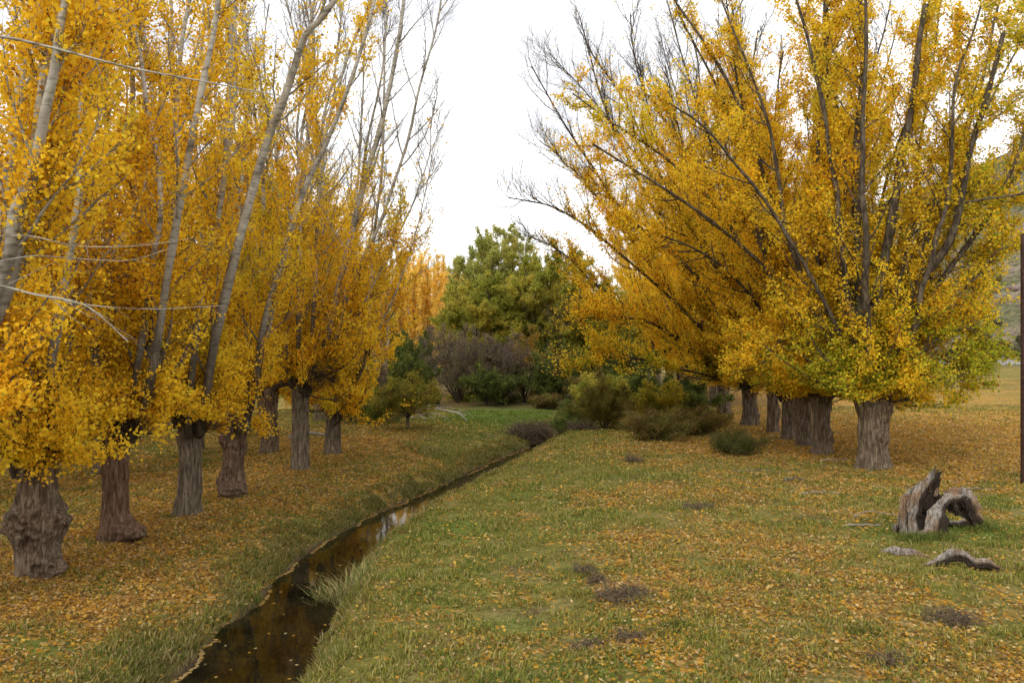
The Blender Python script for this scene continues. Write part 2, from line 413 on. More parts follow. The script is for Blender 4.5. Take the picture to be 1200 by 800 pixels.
def leaves(p, size, rs, tint, name, parent, **kw):
    n = len(p); d = nrm(rs.randn(n, 3)); e = nrm(np.cross(d, rs.randn(n, 3)))
    s = (size * (.55 + .85 * rs.rand(n)))[:, None] * .5
    V = np.stack([p - d * s, p + e * s * .85 - d * s * .15, p + d * s * 1.1, p - e * s * .85 - d * s * .15], 1).reshape(-1, 3)
    Q = np.arange(n * 4).reshape(n, 4)
    return link(name, make_mesh(name, V, Q, M_LEAF, cols=tint(p, rs, **kw), smooth=False), parent)

def bole(parent, h, r, rs, burls=(), head=1.15, flare=1.35, lean=(0, 0), rust=0.0, name='trunk', top_jag=.0, pale=.0):
    r = r * .76
    K, S = (84, 120) if burls else (60, 72)
    z = np.linspace(-.25, h, K); t = np.clip(z / h, 0, 1)
    prof = r * (1 + (flare - 1) * np.exp(-t * 7) + (head - 1) * np.exp(-((t - .93) / .16) ** 2)) 
    prof = prof * np.where(t > .96, np.sqrt(np.clip(1 - ((t - .96) / .04) ** 2 * .55, .1, 1)), 1)
    a = np.arange(S) * 2 * PI / S
    A, Zz = np.meshgrid(a, z)
    Rr = prof[:, None] * np.ones((1, S))
    ph = rs.rand(4) * 6
    Rr = Rr * (1 + .06 * np.sin(3 * A + ph[0]) + .05 * np.sin(5 * A + ph[1] + Zz) + .05 * np.exp(-Zz * 2.2) * np.sin(6 * A + ph[2]) * 2)
    base = np.stack([np.cos(A) * r * 2.2, np.sin(A) * r * 2.2, Zz * .35], -1)
    Rr = Rr + (fbm(base, .28, int(rs.randint(999)), 3) - .5) * .22 * r / .45
    Rr = Rr + (fbm(np.stack([np.cos(A) * r * 3, np.sin(A) * r * 3, Zz * .5], -1), .16, int(rs.randint(999)), 2) - .5) * .07
    rustm = np.full(A.shape, rust)
    for (ba, bz, bs, bh) in burls:
        da = (A - ba + PI) % (2 * PI) - PI
        w = np.exp(-((da * r / bs) ** 2 + ((Zz - bz) / bs) ** 2))
        q3 = np.stack([np.cos(A) * r * 1.5, np.sin(A) * r * 1.5, Zz], -1)
        lump = .75 * (1 - 2.4 * np.abs(noise3(q3, .24, 33) - .5)) + .35 * (1 - 2.4 * np.abs(noise3(q3, .11, 35) - .5))
        Rr = Rr + w * (bh * (.25 + 1.25 * lump) + (noise3(np.stack([np.cos(A) * r * 1.6, np.sin(A) * r * 1.6, Zz], -1), .07, 37) - .5) * .09)
        rustm = np.maximum(rustm, w * .38)
    V = np.stack([np.cos(A) * Rr + lean[0] * Zz, np.sin(A) * Rr + lean[1] * Zz, Zz], -1).reshape(-1, 3)
    i = np.arange(K * S).reshape(K, S)
    Q = np.stack([i[:-1], np.roll(i, -1, 1)[:-1], np.roll(i, -1, 1)[1:], i[1:]], -1).reshape(-1, 4)
    # closed rough top: two shrinking rings
    top = V[(K - 1) * S:]; c = top.mean(0); V2 = np.concatenate([V, c + (top - c) * .55 + [0, 0, .05], c + (top - c) * .02 + [0, 0, .02]])
    j = np.arange(2 * S).reshape(2, S) + K * S; ii = np.vstack([i[-1:], j])
    Q2 = np.stack([ii[:-1], np.roll(ii, -1, 1)[:-1], np.roll(ii, -1, 1)[1:], ii[1:]], -1).reshape(-1, 4)
    cc = np.zeros((len(V2), 3)); cc[:K * S, 1] = rustm.ravel(); cc[:, 0] = pale
    return link(name, make_mesh(name, V2, np.concatenate([Q, Q2]), M_BARK, vcols=cc), parent)

def grow(parent, limbs, rs, leaf=.095, n2=26, n3=14, nl=15, L2=3.4, top=20.0, zdens=(8, 19), bare=.15, pale=(3, 8), tint=poplar_tint, green=None,
         ang2=(28, 62), up2=.9, seedn=0, bias=None, bk=0.0, seed2=0.06, t2=(.13, 1.0), low=0, lowL=1.3, warm=.5, gap=.42, palemax=1.0, zlow=-99, rdens=None, tipf=.33, tw_r=.0035, limb_name='limb', crown_name='crown', S=8):
    """limbs: list of (points (n,3) in the tree's own frame, r0, r1)"""
    K = 16; allp = []
    for (pts, r0, r1) in limbs:
        P = resample(pts, K); P[2:] += np.cumsum(rs.randn(K - 2, 3) * [.055, .055, .0], 0); P = P[None]
        R = (r1 + (r0 - r1) * (1 - np.linspace(0, 1, K)) ** 1.15)[None] * (1 + .10 * (rs.rand(1, K) - .5))
        acc = Acc()
        def pal(Pv):
            return np.column_stack([np.clip((Pv[:, 2] - pale[0]) / (pale[1] - pale[0]), 0, 1) * palemax, np.zeros(len(Pv)), np.zeros(len(Pv))])
        Pf = resample(P[0], 40)[None]; Rf = np.interp(np.linspace(0, 1, 40), np.linspace(0, 1, K), R[0])
        kn = (rs.rand(40) < .16) * rs.rand(40) * .35; kn[:2] = 0
        Rf = (Rf * (1 + kn))[None]
        v, q = tubes(Pf, Rf, S); acc.add(v, q, pal(v))
        lf = lambda t, r_: L2 * (1.05 - (1.05 - tipf) * t) * (.45 + .75 * r_.rand(len(t)))
        P2, R2, t_2, _ = sprout(P, R, n2, t2[0], t2[1], lf, ang2, up2, 8, rs, .10, r_max=.042, bias=bias, bk=bk)
        if low:
            Pl, Rl, t_l, _ = sprout(P, R, low, .0, .28, lambda t, r_: lowL * (.5 + .8 * r_.rand(len(t))), (30, 75), .5, 8, rs, .16, r_max=.02)
            P2 = np.concatenate([P2, Pl]); R2 = np.concatenate([R2, Rl])
        ok = P2[:, -1, 2] > (zlow - .1 if zlow > 0 else -9); P2, R2 = P2[ok], R2[ok]
        v, q = tubes(P2, R2, 4); acc.add(v, q, pal(v) * .75)
        P3, R3, t3, pi3 = sprout(P2, R2, n3, .12, 1.0, lambda t, r_: (.25 + .75 * r_.rand(len(t))) * (1.0 - .35 * t) * (L2 / 3.4) ** .5, (22, 60), .5, 4, rs, .12, r_max=.014, r_k=.006)
        R3 = np.maximum(R3, tw_r)
        v, q = tubes(P3, R3, 3); acc.add(v, q, pal(v) * .4)
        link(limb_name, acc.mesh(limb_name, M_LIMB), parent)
        allp.append((P3, t3, pi3))
    pts = []
    for P3, t3, pi3 in allp:
        N = len(P3); pi = np.repeat(np.arange(N), nl); t = .1 + .9 * rs.rand(N * nl)
        p, _ = sample_along(P3, t, pi)
        p = p + rs.randn(len(p), 3) * .085
        z = p[:, 2]
        den = 1 - (1 - bare) * sstep(zdens[0], zdens[1], z)
        if rdens is not None: den = np.minimum(den, 1 - (1 - bare * .6) * sstep(rdens[0], rdens[1], np.hypot(p[:, 0], p[:, 1])))
        cl = .68 * fbm(p, 1.1, 3 + seedn, 2) + .32 * noise3(p, .34, 8 + seedn)
        tw = _hash(pi + 7, pi * 3 + 1, pi * 0 + seedn, 5)         # each twig keeps or sheds most of its leaves
        keep = (rs.rand(len(p)) < den * 1.15) & (cl > lerp(gap, gap + .16, sstep(zdens[0], zdens[1], z)) ) & (tw < den * 1.25) & (z > zlow + 3.4 * (fbm(p, 1.7, 91, 2) - .5))
        pts.append(p[keep])
    pts = np.concatenate(pts)
    kw = dict(green=green, seed=seedn, warm=warm) if tint is poplar_tint else {}
    leaves(pts, leaf, rs, tint, crown_name, parent, **kw)
    return len(pts)

def vase(rs, n, h0, H, spread, r0=.16, r1=.03, rim=.35, az0=0.0, azs=None, curve=.6):
    """procedural pollard limbs: from the head of the bole, out and up"""
    out = []
    for k in range(n):
        az = azs[k] if azs is not None else az0 + 2 * PI * k / n + rs.uniform(-.35, .35)
        s = spread * rs.uniform(.55, 1.1); h = H * rs.uniform(.82, 1.05)
        d = np.array([math.cos(az), math.sin(az)])
        ts = np.linspace(0, 1, 6); pts = []
        for t in ts:
            rad = rim + (s - rim) * t ** (1 - curve * .35)
            pts.append([*(d * rad + rs.randn(2) * .25 * t), h0 - .35 + (h - h0 + .35) * t ** 1.08])
        out.append((np.array(pts), r0 * rs.uniform(.75, 1.15), r1))
    return out
def px_limb(base, D, px, r0, r1, h0, D1=None, ext=None):
    """a limb read off the photograph: pixel points on the tree's own distance, carried on to height ext"""
    n = len(px); D1 = D if D1 is None else D1
    pts = [PX(x, y, lerp(D, D1, k / max(1, n - 1))) - base for k, (x, y) in enumerate(px)]
    if ext is not None and pts[-1][2] < ext:
        d = nrm((pts[-1] - pts[-2])[None])[0]; d = nrm((d + [0, 0, .5])[None])[0]
        L = (ext - pts[-1][2]) / max(.3, d[2]); pts.append(pts[-1] + d * L * .5); pts.append(pts[-1] + nrm((d + [0, 0, .4])[None])[0] * L * .5)
    pts = [np.array([rs_ * .0, 0, 0]) + p for rs_, p in zip(range(len(pts)), pts)]
    return (np.array(pts), r0, r1)

total = 0
LG = 'old pollard poplars lining the left bank'; RG = 'old pollard poplars in the row on the right'
# ---- the left row, nearest first
def left_tree(px, py, label, r, h, seed, limbs_px, nproc, burls=(), rust=0., H=20, spread=3.2, lean=(0, 0), D=None, **kw):
    g = G(px, py); x, y = g; z = Z(x, y)
    g = G(px, py, z); x, y = g; z = Z(x, y)
    base = np.array([x, y, z]); o = empty('pollard_poplar', base); tag(o, label, 'tree', LG)
    rs = np.random.RandomState(seed)
    bole(o, h, r, rs, burls, rust=rust, lean=lean, **{k: kw.pop(k) for k in ('flare', 'head') if k in kw})
    limbs = []
    for (pp, r0, r1, D1) in limbs_px:
        l = px_limb(base, y - .5, pp, r0 * 1.1, r1, h, y + D1 - 1.6, ext=19 if r0 > .075 else None)
        p = l[0]; st = np.array([lean[0] * h, lean[1] * h, h - .3]); d = p[0] - st
        if np.linalg.norm(d) > .5: p = np.vstack([st, st + d * .5 + [0, 0, -.05], p])
        limbs.append((p, r0, r1))
    if nproc: limbs += vase(rs, nproc, h, H, spread, azs=list(np.linspace(1.2, 3.9, nproc) + rs.uniform(-.3, .3, nproc)), r0=.115)
    args = dict(leaf=.078, n2=32, n3=19, nl=19, L2=3.3, ang2=(24, 52), zlow=h * .86, zdens=(8.5, 19.5), bare=.33, pale=(3.5, 7.5), low=9, seedn=seed, warm=.38, gap=.40, bias=(-.35, .9, 0), bk=.75)
    args.update(kw)
    return grow(o, limbs, rs, **args)

total += left_tree(-75, 720, 'nearest poplar at the left edge, two pale grey stems crossing the top corner', .50, 2.2, 101,
    [([(-40, 440), (-10, 320), (5, 230), (28, 110), (58, -10)], .17, .03, 0.), ([(-20, 430), (12, 325), (42, 225), (66, 120), (96, 0)], .16, .03, 1.0)], 2, low=8)
total += left_tree(45, 672, 'squat poplar whose grey bole swells into one huge lumpy burl', .46, 2.35, 102,
    [([(60, 520), (62, 440), (72, 340), (92, 200), (90, 90)], .13, .03, .8)], 4, burls=((-2.1, 1.0, .34, .08), (-1.2, 1.2, .34, .07), (-.1, 1.05, .36, .13), (-2.9, 1.15, .36, .13), (1.2, 1.15, .4, .08), (2.2, 1.1, .4, .08), (-1.6, .75, .22, .05), (-.9, .18, .26, .10), (-.2, .12, .3, .18)), low=22, lowL=1.7, flare=1.12, head=1.0, rust=.2)
total += left_tree(137, 632, 'poplar with a straight reddish brown bole and a brown burl at its foot', .37, 3.1, 103,
    [([(160, 510), (185, 425), (205, 300), (240, 140), (262, 0)], .15, .03, -.3), ([(150, 500), (185, 330), (200, 225), (176, 100), (160, 0)], .10, .03, 2.2)], 3, burls=((-.6, .3, .26, .22), (-.2, .15, .25, .18)), rust=.75, low=20, lowL=1.6)
total += left_tree(220, 603, 'poplar with a grey flared bole in a ring of grass, long bare stem leaning right', .37, 2.75, 104,
    [([(238, 500), (252, 400), (307, 175), (329, 114), (355, 39), (394, -10)], .17, .04, -.6), ([(225, 500), (240, 330), (262, 240), (270, 100), (272, 0)], .13, .03, 1.4)], 3, lean=(.05, 0), low=18, lowL=1.4, burls=((2.6, 2.1, .3, .14),))
total += left_tree(274, 580, 'short knobbly poplar with dark brown burls down its whole bole', .38, 2.5, 105,
    [([(285, 500), (300, 420), (322, 330), (345, 230), (372, 165), (410, 70), (430, 0)], .13, .03, .6)], 4, burls=((-1.2, .25, .3, .25), (-.5, 1.5, .3, .13), (-2.4, 1.8, .3, .12), (-.1, 2.0, .25, .10), (-1.6, .9, .3, .09), (-2.8, .5, .25, .1)), rust=.5, low=14)
total += left_tree(352, 550, 'poplar with a tall straight pale bole that splits into a fan of stems', .38, 3.4, 106,
    [([(368, 455), (395, 375), (424, 245), (437, 190), (458, 110), (474, 0)], .17, .04, -.6), ([(385, 420), (415, 330), (452, 240), (482, 140), (508, 30)], .10, .02, 0.), ([(380, 430), (425, 360), (470, 270), (498, 190), (512, 110)], .07, .015, .3), ([(349, 450), (346, 350), (352, 220), (365, 100), (360, 0)], .13, .03, .4), ([(361, 455), (363, 350), (366, 200), (390, 80), (420, 0)], .12, .03, 1.2)], 3, low=8, zdens=(7.5, 14), bare=.08, rdens=(3.2, 6), n2=38, n3=22, nl=18, tipf=.45, tw_r=.005, ang2=(20, 50), leaf=.085, bias=(.4, .2, 0), bk=.5)
total += left_tree(390, 532, 'last poplar of the left row before the ditch, thin stem bending over it', .40, 2.3, 107,
    [([(396, 495), (425, 440), (436, 385), (442, 300), (455, 180), (458, 60), (462, 0)], .14, .03, .3), ([(402, 480), (440, 400), (475, 320), (500, 240), (514, 170)], .07, .015, .3), ([(392, 470), (405, 380), (412, 300), (425, 200), (445, 100)], .1, .03, 1)], 3, low=8, zdens=(7, 14), bare=.08, rdens=(2.8, 5.5), n2=36, n3=22, nl=18, tipf=.45, tw_r=.005, ang2=(20, 50), leaf=.088, bias=(.4, .2, 0), bk=.5)
total += left_tree(316, 530, 'dark leaning poplar trunk standing behind the pale straight one', .42, 2.8, 108,
    [([(335, 440), (322, 350), (325, 200), (318, 80), (322, 0)], .14, .03, 1.)], 4, low=8, leaf=.095, n3=14, nl=20, rust=.2)
total += left_tree(449, 487, 'pale trunked poplar past the ditch beside the low olive tree', .42, 3.4, 109, [], 5, H=15, low=6, leaf=.13, n3=8, nl=13, zdens=(6, 13), palemax=1.0, pale=(-1, 1), spread=3.0)

# ---- poplars behind the left row: two grown, the others copies
def variant(name, label, group, loc, seed, h, r, H, spread, n, azs=None, **kw):
    rs = np.random.RandomState(seed); o = empty(name, loc); tag(o, label, 'tree', group)
    bole(o, h, r, rs, rust=.1, head=1.2)
    grow(o, vase(rs, n, h, H, spread, azs=azs, az0=rs.rand() * 6, r0=kw.pop('r0', .12), rim=r * .6, curve=kw.pop('curve', .6)), rs, **kw)
    return o
BG = 'poplars behind the left row'
b1 = variant('poplar', 'yellow poplar behind the burled tree, seen between its stems', BG, (-15.5, 24, 0), 201, 2.8, .45, 16.5, 3.4, 6, leaf=.10, n2=30, n3=14, nl=22, low=12, zdens=(10, 17), bare=.3, L2=3.3, seedn=21, gap=.34, palemax=.6)
b2 = variant('poplar', 'yellow poplar behind the reddish boled tree', BG, (-15.0, 30.5, 0), 202, 2.6, .42, 15.5, 3.6, 6, leaf=.10, n2=30, n3=14, nl=22, low=12, zdens=(10, 17), bare=.3, L2=3.3, seedn=33, gap=.34, warm=.3, palemax=.6)
back = [(b2, -19.5, 20.5, 1.3, 1.0, 'yellow poplar furthest left of those behind the row'),
        (b1, -14.2, 37, 2.6, 1.0, 'yellow poplar behind the gap between the third and fourth boles'),
        (b2, -13.2, 44, 4.0, 1.0, 'yellow poplar filling the gap left of the pale straight bole'),
        (b1, -12.0, 52, 5.2, 1.0, 'yellow poplar behind the last tree of the left row'),
        (b2, -20.5, 34, .4, 1.02, 'yellow poplar in the second line back from the left row, nearer of two'),
        (b1, -20, 47, 1.9, 1.0, 'yellow poplar in the second line back from the left row, further of two'),
        (b1, -14.5, 62, 3.3, .95, 'yellow poplar standing behind the pale trunk past the ditch')]
for src, x, y, rz, s, lab in back:
    tag(copy_thing(src, (x, y, Z(x, y) - .05), rz, s), lab, 'tree', BG)

# ---- the right row
def right_tree(px, py, label, r, h, seed, azs, H, spread, extra=(), **kw):
    g = G(px, py); z = Z(*g); g = G(px, py, z); z = Z(*g); base = np.array([g[0], g[1], z])
    o = empty('pollard_poplar', base); tag(o, label, 'tree', RG); rs = np.random.RandomState(seed)
    bole(o, h, r, rs, kw.pop('burls', ((rs.uniform(-3, 3), h * .8, .35, .16), (rs.uniform(-3, 0), h * rs.uniform(.1, .6), .3, .12))), rust=.12, **{k: kw.pop(k) for k in ('flare', 'head', 'lean') if k in kw})
    limbs = vase(rs, len(azs), h, H, spread, azs=azs, r0=kw.pop('r0', .14), rim=r * .7)
    for (pp, r0, r1, D1) in extra:
        l = px_limb(base, g[1] - .3, pp, r0, r1, h, g[1] + D1, ext=kw.get('ext', None)); p = l[0]; st = np.array([0, 0, h - .3]); d = p[0] - st
        if np.linalg.norm(d) > .6: p = np.vstack([st, st + d * .5, p])
        limbs.append((p, r0, r1))
    kw.pop('ext', None)
    args = dict(zlow=2.45, leaf=.088, n2=34, n3=17, nl=22, L2=4.4, zdens=(15, 24), bare=.45, pale=(3, 30), palemax=.08, low=10, lowL=2.2, seedn=seed, warm=.30, gap=.35)
    args.update(kw)
    return grow(o, limbs, rs, **args)
gr1 = lambda p: .75 * sstep(8.0, 3.0, p[:, 2]) * sstep(.40, .58, fbm(p, 2.2, 71, 2)) + .30 * sstep(0, 5, p[:, 0]) + .10
gr2 = lambda p: .65 * sstep(6.5, 3.0, p[:, 2]) * sstep(.42, .6, fbm(p, 2.0, 73, 2)) + .05
total += right_tree(1022, 548, 'big nearest poplar of the right row, thick forked bole and green tinged low leaves', .66, 2.7, 301,
    [.6, -.9, 2.6, 4.2, 1.7], 19.5, 5.2, green=gr1, r0=.15, low=8, flare=1.25, bias=(0, .9, 0), bk=.9, gap=.385, 
    extra=[([(1018, 440), (1028, 360), (1045, 300), (1062, 200), (1085, 100), (1105, 0)], .30, .09, -2.), ([(1012, 445), (1018, 330), (1020, 180), (1032, 90), (1030, 0)], .26, .07, -1.),
           ([(1035, 440), (1085, 330), (1118, 280), (1135, 215), (1155, 140), (1185, 40)], .24, .07, -2.5), ([(1040, 400), (1075, 255), (1120, 238), (1200, 226), (1260, 215)], .09, .03, -2.5), ([(1036, 440), (1100, 340), (1160, 250), (1205, 150), (1240, 0)], .14, .04, -.5), ([(1034, 440), (1075, 300), (1120, 180), (1150, 90), (1170, -20)], .15, .04, 1.5), ([(1040, 430), (1100, 370), (1150, 320), (1180, 290)], .07, .02, -1.), ([(1040, 430), (1115, 310), (1185, 210), (1250, 130)], .10, .03, 0.), ([(1042, 445), (1085, 405), (1125, 385), (1160, 395)], .05, .02, -1.5), ([(1042, 450), (1075, 425), (1105, 420), (1125, 440)], .04, .015, -1.5), ([(1036, 430), (1090, 260), (1150, 150), (1200, 60), (1230, 0)], .12, .03, 2.), ([(1010, 440), (940, 300), (890, 220), (830, 150), (770, 110)], .13, .03, -2),
           ([(1008, 440), (985, 320), (975, 230), (958, 110), (930, 0)], .2, .05, -1.4)])
total += right_tree(962, 530, 'second poplar of the right row, slimmer bole with a yellow bough hanging left', .43, 2.45, 302,
    [1.0, 2.4, 5.4, 4.4], 20, 5.0, green=gr2, low=16, lowL=2.4, bias=(0, .9, 0), bk=.5,
    extra=[([(965, 450), (985, 330), (975, 240), (960, 120), (968, 0)], .2, .05, 0), ([(955, 440), (900, 330), (840, 270), (765, 215), (690, 170)], .16, .04, -1.5), ([(958, 440), (925, 300), (900, 200), (865, 100), (800, 0)], .18, .05, 1.),
           ([(950, 430), (925, 395), (905, 405), (893, 425)], .05, .02, -1.5)])
rest = [(942, 522, 'third bole of the right row, half hidden behind the second', 303, [3.5, 2.7, 4.6, .4, 1.5]),
        (924, 514, 'fourth bole of the right row, in the close set group of grey trunks', 304, [3.1, 3.9, 2.2, 5.4, .8]),
        (905, 505, 'fifth bole of the right row, at the far end of the close set group', 305, [2.9, 3.6, 4.4, 1.2, 5.8]),
        (878, 497, 'lone wide dark bole left of the close set trunks in the right row', 306, [3.3, 2.5, 4.2, 3.0, 1.0, 5.6])]
big = {306: dict(extra=[([(872, 440), (820, 330), (735, 255), (680, 180), (622, 78)], .2, .03, -5), ([(872, 440), (800, 360), (720, 290), (655, 245), (596, 232)], .16, .03, -6), ([(872, 440), (830, 250), (790, 150), (752, 90), (742, 15)], .16, .03, -2),
                        ([(868, 445), (770, 380), (700, 330), (655, 292), (618, 275)], .11, .02, -4), ([(870, 440), (820, 300), (760, 190), (700, 110), (655, 62)], .12, .02, -5), ([(872, 440), (845, 240), (800, 120), (775, 40)], .12, .02, -1), ([(868, 440), (780, 330), (715, 250), (672, 200), (632, 165)], .11, .02, -4), ([(866, 450), (790, 430), (730, 418), (690, 425), (662, 436)], .09, .02, -4), ([(866, 445), (790, 390), (735, 372), (690, 372), (655, 385)], .09, .02, -5), ([(872, 440), (790, 280), (740, 180), (712, 110), (690, 20)], .16, .03, -3)], zdens=(11, 17.5), bare=.07, rdens=(9, 13.5), n2=48, n3=24, nl=16, tipf=.5, tw_r=.006, ang2=(14, 42)),
       303: dict(extra=[([(940, 450), (885, 330), (830, 240), (780, 190), (715, 150), (660, 110)], .14, .03, -2), ([(940, 450), (880, 350), (825, 300), (770, 275), (715, 262)], .11, .03, -3), ([(940, 440), (905, 260), (865, 140), (820, 40), (800, -20)], .14, .03, -1)]),
       304: dict(extra=[([(925, 450), (870, 350), (800, 240), (745, 130), (700, 60)], .14, .03, -2), ([(925, 450), (880, 300), (840, 180), (810, 90), (790, 10)], .13, .03, 0)], zdens=(12, 19), bare=.12, rdens=(9.5, 14), n2=44, n3=22, nl=17, tipf=.5, tw_r=.006, ang2=(14, 45))}
for px, py, lab, sd, azs in rest:
    kw = dict(leaf=.098, n2=34, n3=15, nl=21, L2=4.4, zdens=(13, 21), bare=.22, warm=.40, H=21, spread=6.0); kw.update(big.get(sd, {}))
    total += right_tree(px, py, lab, {303: .36, 304: .42, 305: .34, 306: .5}[sd], {303: 2.5, 304: 2.2, 305: 2.9, 306: 2.4}[sd], sd, azs, kw.pop('H'), kw.pop('spread'), green=gr2, **kw)
v1 = variant('pollard_poplar', 'dark bole left of the wide dark one, second last seen above the bushes', RG, (0, 0, 0), 401, 2.7, .52, 21, 7.5, 8, leaf=.12, n2=32, n3=13, nl=23, low=8, zdens=(12, 17), bare=.07, L2=4.2, seedn=51, gap=.34, warm=.5, palemax=.2, pale=(3, 30))
v2 = variant('pollard_poplar', 'furthest bole visible in the right row above the olive bushes', RG, (0, 0, 0), 402, 2.8, .52, 20, 7.0, 8, leaf=.12, n2=32, n3=13, nl=23, low=8, zdens=(12, 18), bare=.10, L2=4.2, seedn=57, gap=.34, warm=.35, palemax=.2, pale=(3, 30))
v1.location = (14.6, 57, Z(14.6, 57) - .05); v2.location = (15.6, 63.5, Z(15.6, 63.5) - .05)
far = [(v1, 15.6, 71, 1.0, 1.0, 'poplar crown with dark upright stems just beyond the last visible bole'), (v2, 16.2, 79, 2.2, 1.0, 'poplar crown second beyond the last visible bole on the right'),
       (v1, 16.8, 88, 3.5, 1.0, 'poplar crown third beyond the last visible bole on the right'), (v2, 17.4, 99, 4.4, 1.0, 'poplar crown fourth beyond the last visible bole on the right'),
       (v1, 18.2, 112, 5.2, 1.0, 'most distant poplar crown of the right row, above the olive bushes')]
for src, x, y, rz, s, lab in far: tag(copy_thing(src, (x, y, Z(x, y) - .05), rz, s), lab, 'tree', RG)

# ---- far grove on the left of the gap: dense upright columns
c1 = variant('upright_poplar', 'tight upright poplar in the hazy golden grove at the far left bend', 'far golden grove', (0, 0, 0), 501, 2.5, .3, 17.5, 1.9, 6, leaf=.17, n2=26, n3=8, nl=15, low=8, zdens=(13, 19), bare=.3, L2=2.6, ang2=(12, 30), seedn=81, gap=.30, warm=.35, S=5, tint=mix_tint([(.93, .62, .10), (.97, .76, .20), (.93, .66, .12)], 2.0, 5))
c1.location = (-12.5, 118, 0)
rs = np.random.RandomState(5)
GL = 'tight upright poplar in the hazy golden grove at the far left bend'
for k in range(26):
    x = -31 + (k % 13) * 2.05 + rs.uniform(-.5, .5); y = (104 if k < 13 else 122) + rs.uniform(-3, 6) + .3 * (k % 13)
    tag(copy_thing(c1, (x, y, 0), rs.rand() * 6, rs.uniform(.86, 1.06)), GL, 'tree', 'far golden grove')

# ---- middle distance: willows, shrubs
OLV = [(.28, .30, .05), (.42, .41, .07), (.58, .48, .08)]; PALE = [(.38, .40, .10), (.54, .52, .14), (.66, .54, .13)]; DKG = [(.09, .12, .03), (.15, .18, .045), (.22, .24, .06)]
PUR = [(.16, .12, .10), (.24, .18, .13), (.28, .23, .12)]; GOL = [(.30, .22, .05), (.48, .30, .06), (.30, .26, .06)]; BRO = [(.16, .11, .04), (.26, .19, .06), (.20, .20, .05)]
def fan(rs, n, H, W, r0, z0=0.0, base=.2, droop=.0, hr=(.7, 1.0)):
    out = []
    for k in range(n):
        az = 2 * PI * k / n + rs.uniform(-.5, .5); s = W * math.sqrt(rs.uniform(.05, 1)); h = H * rs.uniform(*hr) * (1 - .45 * (s / W) ** 2)
        d = np.array([math.cos(az), math.sin(az)]); pts = []
        for t in np.linspace(0, 1, 5):
            pts.append([*(d * (base * min(1, t * 4 + .3) + (s - base) * t ** 1.2) + rs.randn(2) * .05 * W * t), z0 + (h - z0) * t ** (.8) - droop * t ** 3])
        out.append((np.array(pts), r0 * rs.uniform(.7, 1.1), r0 * .25))
    return out
def shrub(name, label, cat, x, y, seed, n, H, W, cols, leaf, nl, r0=.04, n2=10, n3=6, L2=1.0, group=None, gap=.40, pale=(90, 99), up=.4, ang=(25, 70), stem=None, zb=-.1, **kw):
    rs = np.random.RandomState(seed); o = empty(name, (x, y, Z(x, y) + zb)); tag(o, label, cat, group)
    if stem: bole(o, stem[1], stem[0], rs, rust=.2, head=1.1)
    hr = kw.pop('hr', (.7, 1.0)); dome = kw.pop('dome', None)
    if dome:                                     # a rounded crown: limbs rise steeply and end on a dome
        limbs = []; h0 = stem[1]
        for k in range(n):
            az = k * 2.39996 + rs.uniform(-.2, .2); q = math.sqrt((k + .5) / n); tz = h0 + (H - h0) * (dome + (1 - dome) * math.sqrt(max(0, 1 - q * q)))
            tz *= rs.uniform(.84, 1.0); d_ = np.array([math.cos(az), math.sin(az)]) * W * q
            limbs.append((np.array([[*(d_ * .06), h0 - .3], [*(d_ * .35 + rs.randn(2) * .2), lerp(h0, tz, .30)], [*(d_ * .72 + rs.randn(2) * .3), lerp(h0, tz, .62)], [*d_, tz - .8]]), r0 * rs.uniform(.7, 1.1), r0 * .25))
        kw.pop('droop', 0)
    else: limbs = fan(rs, n, H, W, r0, stem[1] * .8 if stem else 0, .15, kw.pop('droop', 0), hr)
    grow(o, limbs, rs, leaf=leaf, n2=n2, n3=n3, nl=nl, L2=L2, zdens=(H * .85, H * 1.3), bare=kw.pop('bare', .6), pale=pale, tint=mix_tint(cols, max(.6, H * .15), seed), seedn=seed,
         up2=up, ang2=ang, t2=kw.pop('t2', (.15, 1.0)), gap=gap, palemax=.3, limb_name='stem' if not stem else 'limb', crown_name='foliage' if not stem else 'crown', S=5, zlow=.05)
    return o
CG = 'trees closing the end of the clearing'
shrub('tall_poplar', 'tall pale green tree rising above the others at the end of the clearing', 'tree', -1.4, 84, 601, 24, 18.6, 5.0, PALE, .12, 30, .11, 30, 12, 3.2, CG, .32, stem=(.4, 2.5), ang=(30, 75), up=.4, tipf=.75, dome=.55)
shrub('willow', 'broad olive green willow with dark curving limbs, centre of the clearing end', 'tree', 3.8, 78, 602, 26, 15.2, 6.2, OLV, .115, 32, .16, 30, 12, 3.2, CG, .20, stem=(.5, 2.2), ang=(35, 85), up=.1, tipf=.8, dome=.45)
shrub('willow', 'dark green willow just left of the broad one, under the pale tree', 'tree', -2.8, 78, 603, 20, 12.5, 4.6, OLV, .12, 28, .15, 28, 11, 2.8, CG, .24, stem=(.4, 2.0), ang=(35, 85), up=.1, tipf=.8, dome=.45)
shrub('willow', 'olive green willow on the right, under the golden boughs', 'tree', 8.6, 81, 604, 20, 13.0, 4.8, OLV, .12, 30, .15, 28, 11, 3.0, CG, .31, stem=(.4, 1.5), ang=(35, 85), up=.1, tipf=.8, dome=.45)
shrub('young_poplar', 'small yellow tree glowing between the grove and the pale green tree', 'tree', -5.6, 92, 605, 8, 12, 3.0, [(.55, .36, .04), (.5, .42, .06), (.3, .3, .05)], .22, 12, .12, 18, 6, 2.2, CG, .40, stem=(.3, 2.0))
SG = 'shrubs along the end of the clearing'
shrub('thicket_shrub', 'wide purple brown leafless looking shrub left of centre', 'shrub', -4.6, 70, 611, 20, 7.2, 4.6, PUR, .10, 6, .06, 16, 9, 2.0, SG, .27)
